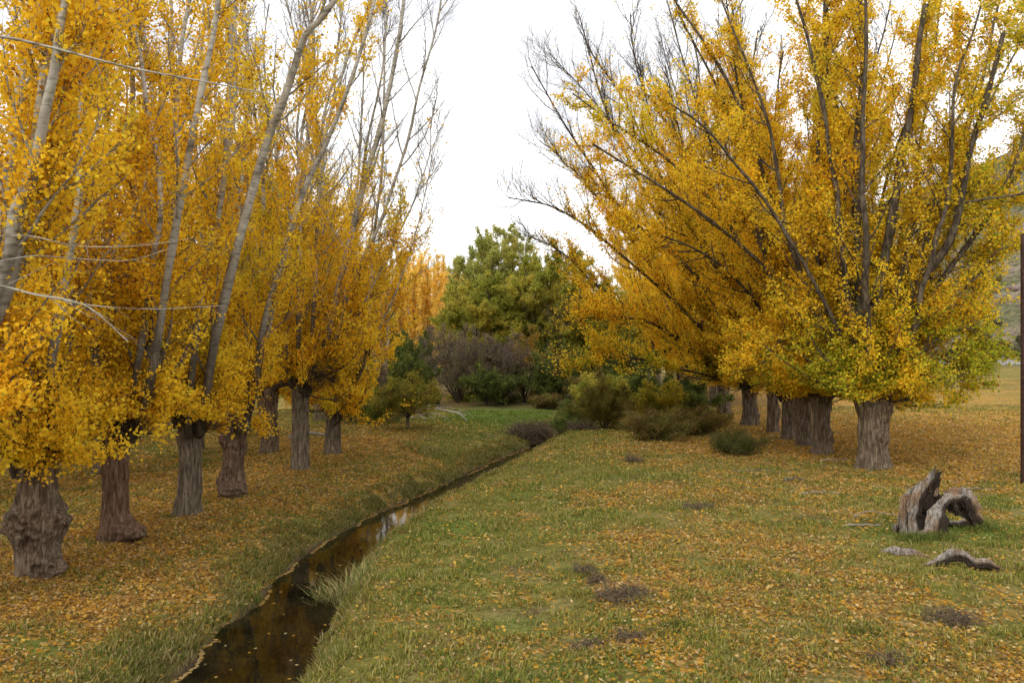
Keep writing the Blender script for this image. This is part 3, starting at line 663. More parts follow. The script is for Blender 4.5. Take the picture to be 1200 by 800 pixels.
shrub('thicket_shrub', 'purple brown shrub closest to the dark green willow foot', 'shrub', -.6, 69, 612, 18, 6.4, 3.2, PUR, .10, 7, .06, 14, 9, 1.8, SG, .27)
shrub('thicket_shrub', 'golden brown shrub standing out in the middle of the thicket', 'shrub', 1.1, 72, 613, 16, 7.0, 2.6, GOL, .14, 10, .06, 14, 7, 1.6, SG, .27)
shrub('thicket_shrub', 'dark bushy shrub right of the golden brown one', 'shrub', 3.4, 68, 614, 18, 5.4, 2.9, DKG, .13, 12, .05, 14, 7, 1.6, SG, .27)
shrub('thicket_shrub', 'low dark green shrub at the back edge of the bright green grass', 'shrub', -1.9, 66, 615, 16, 3.6, 2.6, DKG, .12, 12, .05, 12, 7, 1.3, SG, .27)
shrub('thicket_shrub', 'brown and orange leaved shrub where the stream vanishes', 'shrub', 6.1, 64, 616, 16, 4.2, 2.2, BRO, .12, 10, .05, 12, 7, 1.2, SG, .38)
shrub('thicket_shrub', 'dark green shrub at the left foot of the purple thicket', 'shrub', -8.4, 65, 617, 16, 4.6, 3.0, DKG, .13, 12, .05, 12, 7, 1.5, SG, .27)
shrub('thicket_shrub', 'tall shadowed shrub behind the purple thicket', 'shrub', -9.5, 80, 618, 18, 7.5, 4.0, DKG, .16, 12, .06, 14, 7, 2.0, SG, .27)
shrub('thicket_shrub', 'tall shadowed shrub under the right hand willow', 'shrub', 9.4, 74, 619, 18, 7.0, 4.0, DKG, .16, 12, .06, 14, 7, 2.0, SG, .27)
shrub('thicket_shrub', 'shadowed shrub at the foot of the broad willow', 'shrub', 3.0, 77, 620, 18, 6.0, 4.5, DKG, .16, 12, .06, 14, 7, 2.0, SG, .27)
g = G(478, 503); shrub('hawthorn', 'small spreading olive leaved tree with a dark stem beside the ditch', 'tree', g[0], g[1], 621, 13, 4.0, 2.5, [(.17, .17, .03), (.27, .25, .04), (.38, .30, .05)], .09, 11, .05, 14, 8, 1.2, None, .38, stem=(.10, .9), droop=.5, ang=(40, 80), up=.0)
g = G(432, 498); shrub('bramble_bush', 'low rounded green bush at the foot of the spreading olive tree', 'bush', g[0], g[1] + 1, 622, 18, 1.5, 2.3, [(.09, .12, .025), (.16, .20, .04), (.24, .24, .06)], .08, 14, .02, 9, 6, .7, None, .30)
shrub('bramble_bush', 'green undergrowth bush behind the pale trunk past the ditch', 'bush', -10.5, 58, 623, 16, 4.2, 3.2, OLV, .12, 12, .04, 12, 7, 1.3, None, .36)
shrub('bramble_bush', 'green undergrowth bush left of the pale trunk, behind the row', 'bush', -15, 60, 624, 16, 4.4, 3.6, OLV, .12, 12, .04, 12, 7, 1.3, None, .36)
RGB_ = 'bushes under the right hand poplars'
g = G(712, 504); shrub('broom_bush', 'tall rounded olive bush nearest the stream on the right', 'bush', g[0], g[1] + 1.5, 631, 22, 3.0, 2.0, [(.15, .13, .03), (.24, .19, .04), (.20, .18, .04)], .075, 11, .03, 12, 8, .9, RGB_, .30)
shrub('broom_bush', 'olive bush behind the tall rounded one, by the stream', 'bush', 5.9, 55, 632, 20, 3.4, 2.2, OLV, .10, 12, .03, 12, 8, 1.0, RGB_, .30)
shrub('broom_bush', 'yellow green bush with bright leaves behind the brown one', 'bush', 8.9, 50.5, 633, 18, 3.0, 1.9, [(.22, .22, .03), (.42, .36, .04), (.5, .36, .04)], .10, 12, .03, 12, 7, .9, RGB_, .36)
g = G(775, 521); shrub('broom_bush', 'low brownish bush in front of the yellow green one', 'bush', g[0], g[1] + 1.6, 634, 22, 1.9, 1.9, BRO, .07, 9, .02, 10, 7, .7, RGB_, .30)
g = G(820, 514); shrub('broom_bush', 'low olive brown bush at the right end of the bush belt', 'bush', g[0], g[1] + 1.2, 635, 20, 1.7, 1.8, [(.14, .13, .03), (.22, .18, .05), (.24, .16, .05)], .07, 10, .02, 10, 7, .7, RGB_, .30)
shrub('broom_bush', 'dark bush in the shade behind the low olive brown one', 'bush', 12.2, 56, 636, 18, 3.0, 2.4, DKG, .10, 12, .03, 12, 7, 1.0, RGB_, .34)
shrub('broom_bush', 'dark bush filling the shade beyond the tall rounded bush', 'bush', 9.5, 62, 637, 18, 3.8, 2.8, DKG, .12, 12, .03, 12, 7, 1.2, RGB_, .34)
g = G(868, 536); shrub('broom_bush', 'small lone green broom bush standing on the leaf strewn grass', 'bush', g[0], g[1] + .7, 638, 30, 1.15, 1.15, [(.09, .11, .03), (.15, .16, .04), (.20, .15, .06)], .05, 10, .015, 8, 6, .4, None, .25)
LB = 'low undergrowth around the bright green clearing'
for k, (px, py, H, W, lab) in enumerate(((505, 478, 1.2, 1.5, 'low green bush at the left rim of the bright clearing'), (545, 470, .9, 1.4, 'low shaded bush under the purple brown shrub'), (590, 472, 1.0, 1.6, 'low shaded bush at the back rim of the bright clearing'),
        (640, 478, 1.3, 1.3, 'low brown bush at the right rim of the bright clearing'), (662, 492, 1.5, 1.2, 'low dark bush leaning over the stream end'), (672, 484, 2.0, 1.4, 'dark bush just behind the stream end'))):
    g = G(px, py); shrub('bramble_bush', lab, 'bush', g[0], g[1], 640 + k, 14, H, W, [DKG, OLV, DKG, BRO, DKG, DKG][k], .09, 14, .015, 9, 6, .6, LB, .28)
print('leaves', total)

# ---------------------------------------------------------------- ground litter and grass
rs = np.random.RandomState(77)
def frustum_pts(n, y0, y1, power):
    u = rs.rand(n); y = (y0 ** power + u * (y1 ** power - y0 ** power)) ** (1 / power)
    x = (rs.rand(n) * 2 - 1) * (.66 * y + 2.0)
    return x, y
LITTER = np.array([(.54, .31, .045), (.42, .23, .04), (.62, .39, .08), (.28, .17, .06), (.62, .47, .22), (.40, .27, .13), (.16, .09, .04)])
LP = np.array([.18, .16, .14, .14, .14, .15, .09])
def litter():
    x, y = frustum_pts(1250000, 9.5, 66, .8)
    c, lush, bare = cover(x, y); cx = np.interp(y, SY, SX); d = np.abs(x - cx) - np.interp(y, SY, SW)
    keep = (rs.rand(len(x)) < np.clip(c, 0.06, 1) ** 1.3 * .95 * (1 - sstep(26, 62, y) ** .7)) & (d > -.08)
    x, y = x[keep], y[keep]; z = terrain(x, y); ok = z > WZ + .01; x, y, z = x[ok], y[ok], z[ok]; n = len(x); print('litter', n)
    z = z + .012 + .045 * rs.rand(n)
    s = (.016 + .022 * rs.rand(n) ** 1.3) * np.clip(.80 + y / 34, 1.0, 2.2)
    up = nrm(np.column_stack([rs.randn(n, 2) * .38, np.ones(n)])); a = nrm(np.cross(up, rs.randn(n, 3))); b = np.cross(up, a)
    P = np.column_stack([x, y, z])
    V = np.stack([P - a * s[:, None], P + b * s[:, None] * .8, P + a * s[:, None] * 1.1 + up * .01, P - b * s[:, None] * .8], 1).reshape(-1, 3)
    pick = rs.choice(len(LITTER), n, p=LP); col = LITTER[pick] * (.88 + .50 * rs.rand(n))[:, None]
    tag(link('fallen_leaves', make_mesh('fallen_leaves', V, np.arange(n * 4).reshape(n, 4), M_LEAF, cols=col, smooth=False)), kind='stuff', label='yellow and orange poplar leaves lying over the grass', cat='fallen leaves')
litter()
def floating():
    n = 2600
    y = 9 + 45 * rs.rand(n) ** 1.2; cx = np.interp(y, SY, SX); hw = np.interp(y, SY, SW)
    side = rs.rand(n); u = np.where(side < .78, -1.20 + .30 * rs.rand(n) ** 1.5, np.where(side < .88, 1.1 - .2 * rs.rand(n), rs.uniform(-.9, .9, n)))
    x = cx + u * (hw + .05)
    m = 60000; yr = 9 + 44 * rs.rand(m); cr_ = np.interp(yr, SY, SX); hr_ = np.interp(yr, SY, SW); sd = np.where(rs.rand(m) < .8, -1, 1); xr = cr_ + sd * (hr_ + rs.uniform(-.35, .3, m)); zr = terrain(xr, yr)
    kp = (zr < WZ + .0) & (zr > WZ - np.where(sd < 0, .13, .05)) & (rs.rand(m) < .55) & (fbm2(xr, yr, .8, 15, 2) > .42); x = np.concatenate([x[::2], xr[kp]]); y = np.concatenate([y[::2], yr[kp]]); n = len(x)
    s = .026 + .018 * rs.rand(n); P = np.column_stack([x, y, np.full(n, WZ + .006) + .004 * rs.rand(n)])
    an = rs.rand(n) * 6.3; a = np.column_stack([np.cos(an), np.sin(an), rs.randn(n) * .08]); b = np.column_stack([-np.sin(an), np.cos(an), rs.randn(n) * .08])
    V = np.stack([P - a * s[:, None], P + b * s[:, None] * .8, P + a * s[:, None], P - b * s[:, None] * .8], 1).reshape(-1, 3)
    col = LITTER[rs.choice([0, 2, 4, 4, 3], n)]
    tag(link('floating_leaves', make_mesh('floating_leaves', V, np.arange(n * 4).reshape(n, 4), M_LEAF, cols=col, smooth=False)), kind='stuff', label='yellow leaves floating on the dark stream along its edge', cat='floating leaves')
floating()

def blades(name, label, x, y, h, w, cols, lean=.35, z=None):
    n = len(x); z = terrain(x, y) - .01 if z is None else z
    az = rs.rand(n) * 2 * PI; d = np.column_stack([np.cos(az), np.sin(az), np.zeros(n)]); sd = np.column_stack([-np.sin(az), np.cos(az), np.zeros(n)])
    P = np.column_stack([x, y, z]); l = (lean * (.3 + rs.rand(n)) * h)[:, None]; hh = np.column_stack([np.zeros(n), np.zeros(n), h])
    w = np.broadcast_to(w, n)[:, None] * .5
    m = P + hh * .6 + d * l * .35; t = P + hh * .95 + d * l
    V = np.stack([P - sd * w, P + sd * w, m + sd * w * .8, m - sd * w * .8, t + sd * w * .12, t - sd * w * .12], 1).reshape(-1, 3)
    i = np.arange(n)[:, None] * 6; Q = np.concatenate([i + [0, 1, 2, 3], i + [3, 2, 4, 5]])
    c = np.concatenate([cols, cols * 1.1])
    return link(name, make_mesh(name, V, Q, M_BLADE, cols=c, smooth=False))
def grass():
    x, y = frustum_pts(560000, 9.5, 62, .8)
    c, lush, bare = cover(x, y); cx = np.interp(y, SY, SX); d = np.abs(x - cx) - np.interp(y, SY, SW)
    tuft = fbm2(x, y, .45, 91, 2)
    keep = (rs.rand(len(x)) < np.clip(1.05 - c * .75, .12, 1)) & (d > -.02) & (tuft > .38 - .2 * lush)
    x, y, lush, tuft = x[keep], y[keep], lush[keep], tuft[keep]; n = len(x); print('blades', n)
    h = (.03 + .055 * rs.rand(n)) * (.6 + 1.1 * (tuft - .35) / .3).clip(.5, 1.8)
    base = np.array([[.13, .145, .026], [.22, .215, .042], [.29, .25, .07], [.36, .30, .13]])[rs.choice(4, n, p=[.30, .33, .26, .11])]
    gl = np.array([[.095, .13, .024], [.165, .20, .045]])[rs.choice(2, n)]
    m = (rs.rand(n) < lush * 1.1)[:, None]; col = np.where(m, gl, base) * (.8 + .5 * rs.rand(n))[:, None]
    o = blades('meadow_grass', '', x, y, h, .010 + .0006 * y, col, .8)
    tag(o, kind='stuff', label='short olive green meadow grass between the fallen leaves', cat='grass')
grass()
def bank_grass():
    n = 95000; y = 9.5 + (62 - 9.5) * rs.rand(n) ** 1.25; cx = np.interp(y, SY, SX); hw = np.interp(y, SY, SW)
    left = rs.rand(n) < .62; off = np.where(left, -(hw + .02 + rs.rand(n) ** 1.2 * 1.15), hw + .06 + rs.rand(n) ** 1.3 * .8)
    x = cx + off; cl = fbm2(x, y, .5, 95, 2); keep = (cl > .46 - .12 * np.exp(-(np.abs(off) - hw) * 3)) & (rs.rand(n) < .35 + .65 * np.exp(-(np.abs(off) - hw) * 2.2)); x, y, cl = x[keep], y[keep], cl[keep]; n = len(x)
    z = terrain(x, y); ok = z > WZ + .02; x, y, z, cl = x[ok], y[ok], z[ok], cl[ok]; n = len(x)
    h = (.04 + .09 * rs.rand(n)) * (.6 + 2.0 * (cl - .43) / .3).clip(.5, 1.5)
    col = np.array([[.16, .155, .035], [.25, .19, .055], [.34, .26, .11], [.12, .14, .03]])[rs.choice(4, n, p=[.35, .3, .15, .2])] * (.75 + .5 * rs.rand(n))[:, None]
    o = blades('bank_grass', '', x, y, h, .013 + .0004 * y, col, .9, z - .02)
    tag(o, kind='stuff', label='long pale grass hanging over both stream banks', cat='bank grass')
bank_grass()
def tussocks():
    y = 10 + 34 * rs.rand(260) ** 1.2; cx = np.interp(y, SY, SX); hw = np.interp(y, SY, SW); sd = np.where(rs.rand(260) < .6, -1, 1); x = cx + sd * (hw + rs.uniform(.0, .45, 260))
    k = 70; X_ = (x[:, None] + rs.randn(260, k) * .13).ravel(); Y_ = (y[:, None] + rs.randn(260, k) * .16).ravel(); z = terrain(X_, Y_); ok = z > WZ - .02; X_, Y_, z = X_[ok], Y_[ok], z[ok]; n = len(X_)
    col = np.array([[.14, .15, .04], [.24, .20, .07], [.34, .27, .13], [.11, .13, .03]])[rs.choice(4, n)] * (.75 + .5 * rs.rand(n))[:, None]
    tag(blades('bank_tussocks', '', X_, Y_, .06 + .12 * rs.rand(n), .012 + .0004 * Y_, col, 1.2, z - .02), kind='stuff', label='drooping grass tussocks along the edge of the stream', cat='tussocks')
tussocks()
def clump(name, label, cat, x, y, n, R, h, cols, lean=.9, w=.014, group=None):
    a = rs.rand(n) * 6.3; r = R * rs.rand(n) ** .7; xx = r * np.cos(a); yy_ = r * np.sin(a)
    zz = terrain(x + xx, y + yy_) - Z(x, y) - .02
    hh = h * (.5 + .6 * rs.rand(n)) * (1 - .3 * (r / R)); col = np.array(cols)[rs.choice(len(cols), n)] * (.7 + .5 * rs.rand(n))[:, None]
    o = blades(name, '', xx, yy_, hh, w, col, lean, zz); o.location = (x, y, Z(x, y)); tag(o, label, cat, group); return o
g = G(386, 690, -.5); clump('sedge_tuft', 'tall green and straw grass tuft leaning over the water from the right bank', 'grass tuft', g[0] + .2, g[1] + .1, 620, .55, .75, [(.20, .24, .07), (.34, .30, .12), (.14, .18, .04), (.42, .33, .16)], 1.1, .016)
for px, py, lab in ((199, 606, 'green grass tuft at the left foot of the grey flared bole'), (302, 667, 'dark green grass tuft alone on the left bank'), (788, 736, 'dark green tuft in the middle of the near grass'), (1012, 745, 'dark green tuft below the curved log, near the frame bottom'), (95, 575, 'green tuft among leaves between the burled and reddish trees')):
    g = G(px, py); clump('grass_tuft', lab, 'grass tuft', g[0], g[1], 300, .34, .16, [(.09, .12, .025), (.14, .16, .035), (.2, .2, .05)], .8, .014, 'small green grass tufts')

# dead weeds and twigs
def tangle(name, label, cat, x, y, n, R, h, group=None, col=(.35, .4), K=6, th=.006, mat=None, flat=1.0):
    a = rs.rand(n) * 6.3; r = R * rs.rand(n) ** .6
    p = np.column_stack([r * np.cos(a), r * np.sin(a) * .8, h * rs.rand(n) * .35 - .02]); P = np.empty((n, K, 3)); P[:, 0] = p
    d = nrm(rs.randn(n, 3) * [1, 1, .5] + [0, 0, .35 * flat]); L = (R * .9 + .1) * (.3 + .7 * rs.rand(n))
    for k in range(1, K):
        d = nrm(d + rs.randn(n, 3) * .38 - [0, 0, .12]); P[:, k] = P[:, k - 1] + d * (L / (K - 1))[:, None]
    P[:, :, 2] = np.clip(P[:, :, 2], -.02, h)
    Rr = th * (.5 + rs.rand(n))[:, None] * np.linspace(1, .4, K)[None]
    acc = Acc(); v, q = tubes(P, Rr, 4); acc.add(v, q, np.column_stack([np.full(len(v), col[0]), np.full(len(v), col[1]), np.zeros(len(v))]))
    o = link(name, acc.mesh(name, mat or M_LIMB)); o.location = (x, y, Z(x, y)); tag(o, label, cat, group); return o
WG = 'patches of dead weeds on the grass'
M_WEED = simple('dead_weed', (.035, .025, .016), (.22, .16, .10), 14.0, bump=0)
for px, py, R, h, lab in ((684, 668, .26, .2, 'dead brown weed patch left of the larger one, mid grass'), (700, 680, .2, .26, 'narrow dark dead weeds between the two brown patches, mid grass'), (732, 700, .5, .2, 'largest patch of dead brown weeds, in the middle of the grass'), (690, 757, .24, .12, 'dark dead weed patch near the bottom of the grass, left one'),
                          (740, 748, .26, .14, 'dark dead weed patch near the bottom of the grass, right one'), (818, 597, .5, .1, 'flat greyish dead weed patch further back towards the row'), (1113, 729, .42, .12, 'reddish dead weed patch below the curved log'),
                          (1036, 779, .26, .14, 'dark dead weed patch at the bottom right'), (742, 541, .4, .5, 'upright dead weeds in front of the brownish bush')):
    g = G(px, py)
    for q in range(1): tangle('dead_weeds', lab, 'dead weeds', g[0], g[1], int(620 * R), R, h * 1.3, WG, (0, 0), th=.007, mat=M_WEED, flat=1.6)
g = G(622, 506); tangle('uprooted_bush', 'brown tangled dead bush lying on the stream bank beside the green grass', 'dead bush', g[0], g[1] + .6, 1900, 1.05, 2.1, None, (0, 0), th=.016, flat=1.8, mat=M_WEED)
g = G(685, 502); tangle('root_tangle', 'dark tangle of roots where the stream slips under the bushes', 'roots', g[0] - .1, g[1] + .2, 400, .8, .9, None, (0, 0), th=.018, mat=M_WEED)

# ---------------------------------------------------------------- dead wood
def slab(acc, pts, W, T, rs, S=30, K=54, twist=0., side=None, amp=.18, rot=0.0):
    """a weathered slab of wood: flattened section W x T swept along pts, with long grooves and a ragged end"""
    P = resample(pts, K); W = np.interp(np.linspace(0, 1, K), np.linspace(0, 1, len(W)), W); T = np.interp(np.linspace(0, 1, K), np.linspace(0, 1, len(T)), T)
    P = P + np.column_stack([noise3(np.column_stack([np.linspace(0, 6, K), np.full(K, q * 7.0), np.zeros(K)]), 1.0, rs.randint(99)) - .5 for q in range(3)]) * .35 * np.minimum(W, .3)[:, None]
    W = W * (.8 + .4 * noise3(np.column_stack([np.linspace(0, 9, K), np.zeros(K), np.zeros(K)]), 1.0, rs.randint(99)))
    tg = nrm(np.gradient(P, axis=0)); side = np.array([0, 1., 0]) if side is None else np.array(side, float)
    U = nrm(np.cross(tg, np.broadcast_to(side, tg.shape))); Wd = np.cross(tg, U)
    a = np.arange(S) * 2 * PI / S
    ang = twist * np.linspace(0, 1, K) + rot
    th = np.stack([np.cos(a), np.sin(a), np.zeros(S)], -1)[None]; zz_ = np.array([0, 0, 1])[None, None] * np.linspace(0, 1, K)[:, None, None]
    gro = (noise3(th * 2.2 + zz_ * 1.6, .6, rs.randint(99)) - .5) * 2.2 * amp + (noise3(th * 7 + zz_ * 3, .6, rs.randint(99)) - .5) * 1.5 * amp + (noise3(th * 5 + zz_ * 26, .8, rs.randint(99)) - .5) * .8 * amp
    ca = np.cos(a)[None] * (1 + gro); sa = np.sin(a)[None] * (1 + gro)
    x = ca * W[:, None] * .5; y = sa * T[:, None] * .5
    x2 = x * np.cos(ang)[:, None] - y * np.sin(ang)[:, None]; y2 = x * np.sin(ang)[:, None] + y * np.cos(ang)[:, None]
    V = P[:, None] + U[:, None] * x2[..., None] + Wd[:, None] * y2[..., None]
    jag = (rs.rand(S) ** 2) * .30 * np.linalg.norm(P[-1] - P[0]); V[-5:] += tg[-5:, None] * (jag[None, :, None] * np.array([.2, .4, .6, .8, 1])[:, None, None]) * .6
    i = np.arange(K * S).reshape(K, S); Q = np.stack([i[:-1], np.roll(i, -1, 1)[:-1], np.roll(i, -1, 1)[1:], i[1:]], -1).reshape(-1, 4)
    V = V.reshape(-1, 3); c0 = P[0]; c1 = V.reshape(K, S, 3)[-1].mean(0)
    V = np.vstack([V, c0 + (V[:S] - c0) * .03, c1 + (V[-S:] - c1) * .03 - tg[-1] * .06]); j = np.arange(2 * S).reshape(2, S) + K * S
    Q = np.vstack([Q, np.stack([i[-1], np.roll(i[-1], -1), np.roll(j[1], -1), j[1]], -1), np.stack([np.roll(i[0], -1), i[0], j[0], np.roll(j[0], -1)], -1)])
    under = np.zeros(len(V)); vv = V - np.vstack([np.repeat(P, S, 0), np.repeat(P[:1], S, 0), np.repeat(P[-1:], S, 0)])
    return V, Q, vv
def wood(name, label, cat, loc, pieces, seed, group=None, parts=None):
    rs_ = np.random.RandomState(seed); acc = Acc()
    for kw in pieces:
        rotten = kw.pop('rot_shade_side', None); V, Q, vv = slab(acc, rs=rs_, **kw)
        g_ = np.zeros(len(V))
        if rotten is not None: g_ = sstep(-.03, .03, (vv * np.array(rotten)).sum(1))  # faces on this side coloured dark: rot plus painted shade of the hollow
        acc.add(V, Q, np.column_stack([g_ * 0, g_, g_ * 0]))
    o = link(name, acc.mesh(name, M_WOOD, smooth=False)); o.location = loc; tag(o, label, cat, group); return o
g = G(1074, 629); zz = Z(*g)
st = wood('hollow_stump', 'broken hollow grey stump, ragged slab leaning up and a limb arching down right', 'stump', (g[0], g[1], zz - .08), [
    dict(pts=[(-.04, .1, -.1), (-.06, .08, .35), (-.06, .04, .75), (.08, .02, 1.12), (.36, .02, 1.52)], W=[.66, .58, .46, .34, .22], T=[.24, .2, .16, .12, .07], amp=.28, rot=.15, rot_shade_side=(.9, .9, .2)),
    dict(pts=[(.24, -.16, -.1), (.30, -.13, .3), (.44, -.08, .62), (.66, 0, .86), (.94, .05, 1.00), (1.16, .1, .98)], W=[.66, .54, .42, .30, .22, .16], T=[.2, .18, .15, .12, .10, .07], amp=.26, rot=-.1, rot_shade_side=(.6, .2, -.9)),
    dict(pts=[(.74, .1, 1.06), (1.06, .15, 1.00), (1.36, .2, .78), (1.64, .25, .40)], W=[.18, .44, .50, .14], T=[.09, .11, .10, .05], amp=.45, rot_shade_side=(-.3, -.5, -.9)),
    dict(pts=[(.20, .36, -.1), (.24, .34, .5), (.36, .26, 1.0), (.50, .16, 1.30)], W=[.90, .74, .52, .16], T=[.12, .10, .08, .05], amp=.34, rot_shade_side=(0, -9, 0)),  # inner slab, front coloured dark to paint the shade inside the hollow
    dict(pts=[(-.30, .02, .1), (-.33, .0, .6), (-.28, .0, .95), (-.10, .0, 1.2)], W=[.12, .18, .16, .05], T=[.14, .12, .1, .05], amp=.40, rot_shade_side=(.9, .4, 0)),
    dict(pts=[(.62, .3, .62), (.95, .3, .84), (1.25, .3, .62), (1.5, .3, .35)], W=[.14, .34, .40, .10], T=[.08, .08, .07, .04], amp=.5, rot_shade_side=(0, -9, 0)),
    dict(pts=[(1.25, .1, .92), (1.34, .08, .66), (1.46, .1, .36)], W=[.14, .12, .03], T=[.05, .05, .03], amp=.4, rot_shade_side=(0, -9, -1)),
    dict(pts=[(.85, .08, .98), (.93, .05, .80), (1.06, .03, .56)], W=[.12, .10, .02], T=[.05, .04, .02], amp=.4, rot_shade_side=(0, -9, -1)),
] + [dict(pts=[(x0, y0, z0), (x0 + dx_ * .5, y0, z0 + L_ * .5), (x0 + dx_, y0, z0 + L_)], W=[w0, w0 * .7, .015], T=[.05, .04, .012], amp=.5) for x0, y0, z0, dx_, L_, w0 in
     ((.22, .05, 1.25, .10, .32, .08), (.34, .1, 1.2, .10, .28, .07), (.05, .05, 1.05, .02, .25, .07), (.52, .15, 1.0, .06, .30, .08), (-.2, .0, 1.05, -.02, .22, .06), (.72, .1, .98, -.03, .20, .06), (1.02, .1, 1.06, .10, .16, .06), (.40, .2, 1.1, .02, .34, .06))], 7)
g2 = G(1110, 618); wood('fallen_log', 'low dark rotten log lying in the grass under the stump arch', 'log', (g2[0], g2[1], Z(*g2)), [
    dict(pts=[(-.75, -.25, -.02), (-.2, 0, .05), (.3, .1, .06), (.7, .15, .12), (1.1, .2, .03)], W=[.14, .2, .22, .24, .12], T=[.12, .16, .14, .18, .08], side=(0, 0, 1), amp=.35, rot_shade_side=(0, -.6, -.5))], 8)
g3 = G(1056, 652); wood('wood_shard', 'flat split pale grey board of dead wood in front of the stump', 'wood', (g3[0], g3[1], Z(*g3)), [
    dict(pts=[(-.42, .12, .03), (-.1, .05, .10), (.2, -.05, .07), (.42, -.18, .02)], W=[.08, .16, .16, .07], T=[.04, .08, .07, .03], amp=.3, side=(0, 0, 1), rot=1.57),
    dict(pts=[(-.30, .22, .02), (.0, .14, .09), (.3, .02, .03)], W=[.05, .10, .04], T=[.04, .06, .03], amp=.3, side=(0, 0, 1), rot=1.57)], 9)
g4 = G(1130, 668); wood('curved_log', 'curved weathered log with a dark hollow underside, right of the pale shard', 'log', (g4[0], g4[1], Z(*g4)), [
    dict(pts=[(-.78, .18, .02), (-.5, .1, .10), (-.25, .05, .22), (-.02, 0, .24), (.18, -.05, .12), (.42, -.05, .08), (.62, 0, .01)], W=[.06, .16, .22, .22, .18, .2, .10], T=[.05, .12, .16, .15, .13, .14, .08], amp=.3, side=(0, 1, 0), rot_shade_side=(-.2, -.45, -.9))], 10)  # underside coloured dark to paint the shade of its hollow
for (px, py, lab) in ((1070, 634, 'long green grass growing at the left foot of the hollow stump'), (1098, 632, 'long green grass in front of the hollow stump opening'), (1150, 618, 'long green grass at the right end of the stump arch')):
    g = G(px, py); clump('grass_tuft', lab, 'grass tuft', g[0], g[1], 520, .42, .26, [(.10, .14, .025), (.15, .19, .04), (.2, .2, .06)], .8, .014, 'long grass around the dead wood')
def stick(name, label, pts, r, group=None, pale=.9, loc=None, extra=(), cat='branch'):
    x, y = loc; acc = Acc()
    for p, rr in [(pts, r)] + list(extra):
        P = resample(p, 14)[None] + rs.randn(1, 14, 3) * .012; R_ = (rr * np.linspace(1, .45, 14))[None]; v, q = tubes(P, R_, 6); acc.add(v, q, (pale, .1, 0))
    o = link(name, acc.mesh(name, M_LIMB)); o.location = (x, y, Z(x, y)); tag(o, label, cat, group); return o
FB = 'bare fallen branches on the grass'
stick('fallen_branch', 'straight pale stick lying left of the stump', [(-.55, 0, .03), (0, .03, .06), (.5, 0, .05)], .028, FB, loc=G(1008, 618))
stick('fallen_branch', 'thin arched grey twig lying behind the straight pale stick', [(-.6, -.25, .02), (-.25, .0, .16), (.1, .1, .2), (.9, .1, .08)], .018, FB, loc=G(1018, 608))
stick('fallen_branch', 'thin pale twig on orange leaves behind the stump, to its left', [(-.7, 0, .02), (0, .1, .06), (.6, .05, .03)], .02, FB, loc=G(962, 579))
stick('fallen_branch', 'short pale branch at the foot of the second right hand bole', [(-.6, 0, .03), (0, .1, .08), (.7, 0, .03)], .035, FB, loc=G(978, 543))
stick('fallen_branch', 'dark short branch on the leaves left of the big right hand bole', [(-.4, 0, .05), (0, .1, .12), (.4, 0, .05)], .05, FB, .2, loc=G(932, 566))
stick('fallen_branch', 'grey stick on the ground right of the stump', [(-.5, 0, .03), (0, .1, .07), (.6, 0, .05)], .022, FB, loc=G(1140, 577))
stick('fallen_branch', 'thin branch lying flat among leaves near the row of close set trunks', [(-.8, 0, .03), (0, .1, .06), (.8, .1, .03)], .03, FB, .5, loc=G(880, 552))
stick('dead_branch', 'large bleached forked branch lying across the green grass beside the olive tree', [(-2.0, .3, .5), (-.8, .2, .75), (.3, .0, .6), (1.4, -.1, .35)], .10, None, loc=G(520, 492),
      extra=(([(.3, 0, .6), (1.1, -.3, .4), (1.7, -.6, -.2)], .06), ([(-.8, .2, .75), (.2, .5, .8), (1.2, .6, .55)], .05), ([(-2.0, .3, .5), (-1.2, .2, .4), (-.6, 0, .1)], .07), ([(-1.4, .3, .7), (-.9, .5, .95), (-.2, .6, .9)], .035), ([(-1.7, 0, .3), (-.6, -.3, .45), (.3, -.4, .15)], .05), ([(.8, -.1, .5), (1.3, .2, .6), (1.9, .2, .25)], .03), ([(-2.3, .1, .15), (-1.5, -.2, .25), (-.9, -.5, .05)], .06)))
stick('leaning_stake', 'thin reddish dead branch leaning against the big right hand bole', [(-.5, .0, .0), (-.1, 0, 1.1), (.25, 0, 2.0)], .035, None, .0, loc=G(1043, 525))
stick('fallen_branch', 'pale dead wood behind the left row, beside the dark leaning trunk', [(-.9, 0, .1), (0, 0, .35), (.7, .1, .25), (1.3, 0, .1)], .12, FB, .8, loc=G(450 - 90, 516))
# near bare shoots crossing the upper left: they belong to the nearest left tree
near = [o for o in bpy.data.objects if o.get('label', '').startswith('nearest poplar')][0]
acc = Acc(); nb_ = np.array(near.location)
for pxs, D, r in (([(-60, 40), (0, 42), (60, 55), (150, 78), (240, 95), (330, 112)], 11.5, .024), ([(-60, 330), (0, 335), (40, 345), (100, 358), (150, 400)], 11.0, .022), ([(40, 345), (110, 358), (180, 362), (260, 358)], 11.2, .010),
                  ([(-40, 280), (30, 276), (90, 288), (160, 288), (220, 280)], 12.5, .012), ([(-20, 310), (35, 300), (80, 302), (150, 305), (200, 290)], 12.5, .010)):
    P = resample([PX(a, b, D) - nb_ for a, b in pxs], 20)[None]; R_ = (r * np.linspace(1, .3, 20))[None]
    v, q = tubes(P, R_, 6); acc.add(v, q, (.9, 0, 0))
    P2, R2, _, _ = sprout(P, R_, 9, .1, 1, lambda t, r_: .25 + .5 * r_.rand(len(t)), (25, 60), .2, 5, rs, .15, r_max=.007)
    v, q = tubes(P2, R2, 4); acc.add(v, q, (.6, 0, 0))
link('bare_shoots', acc.mesh('bare_shoots', M_LIMB), near)

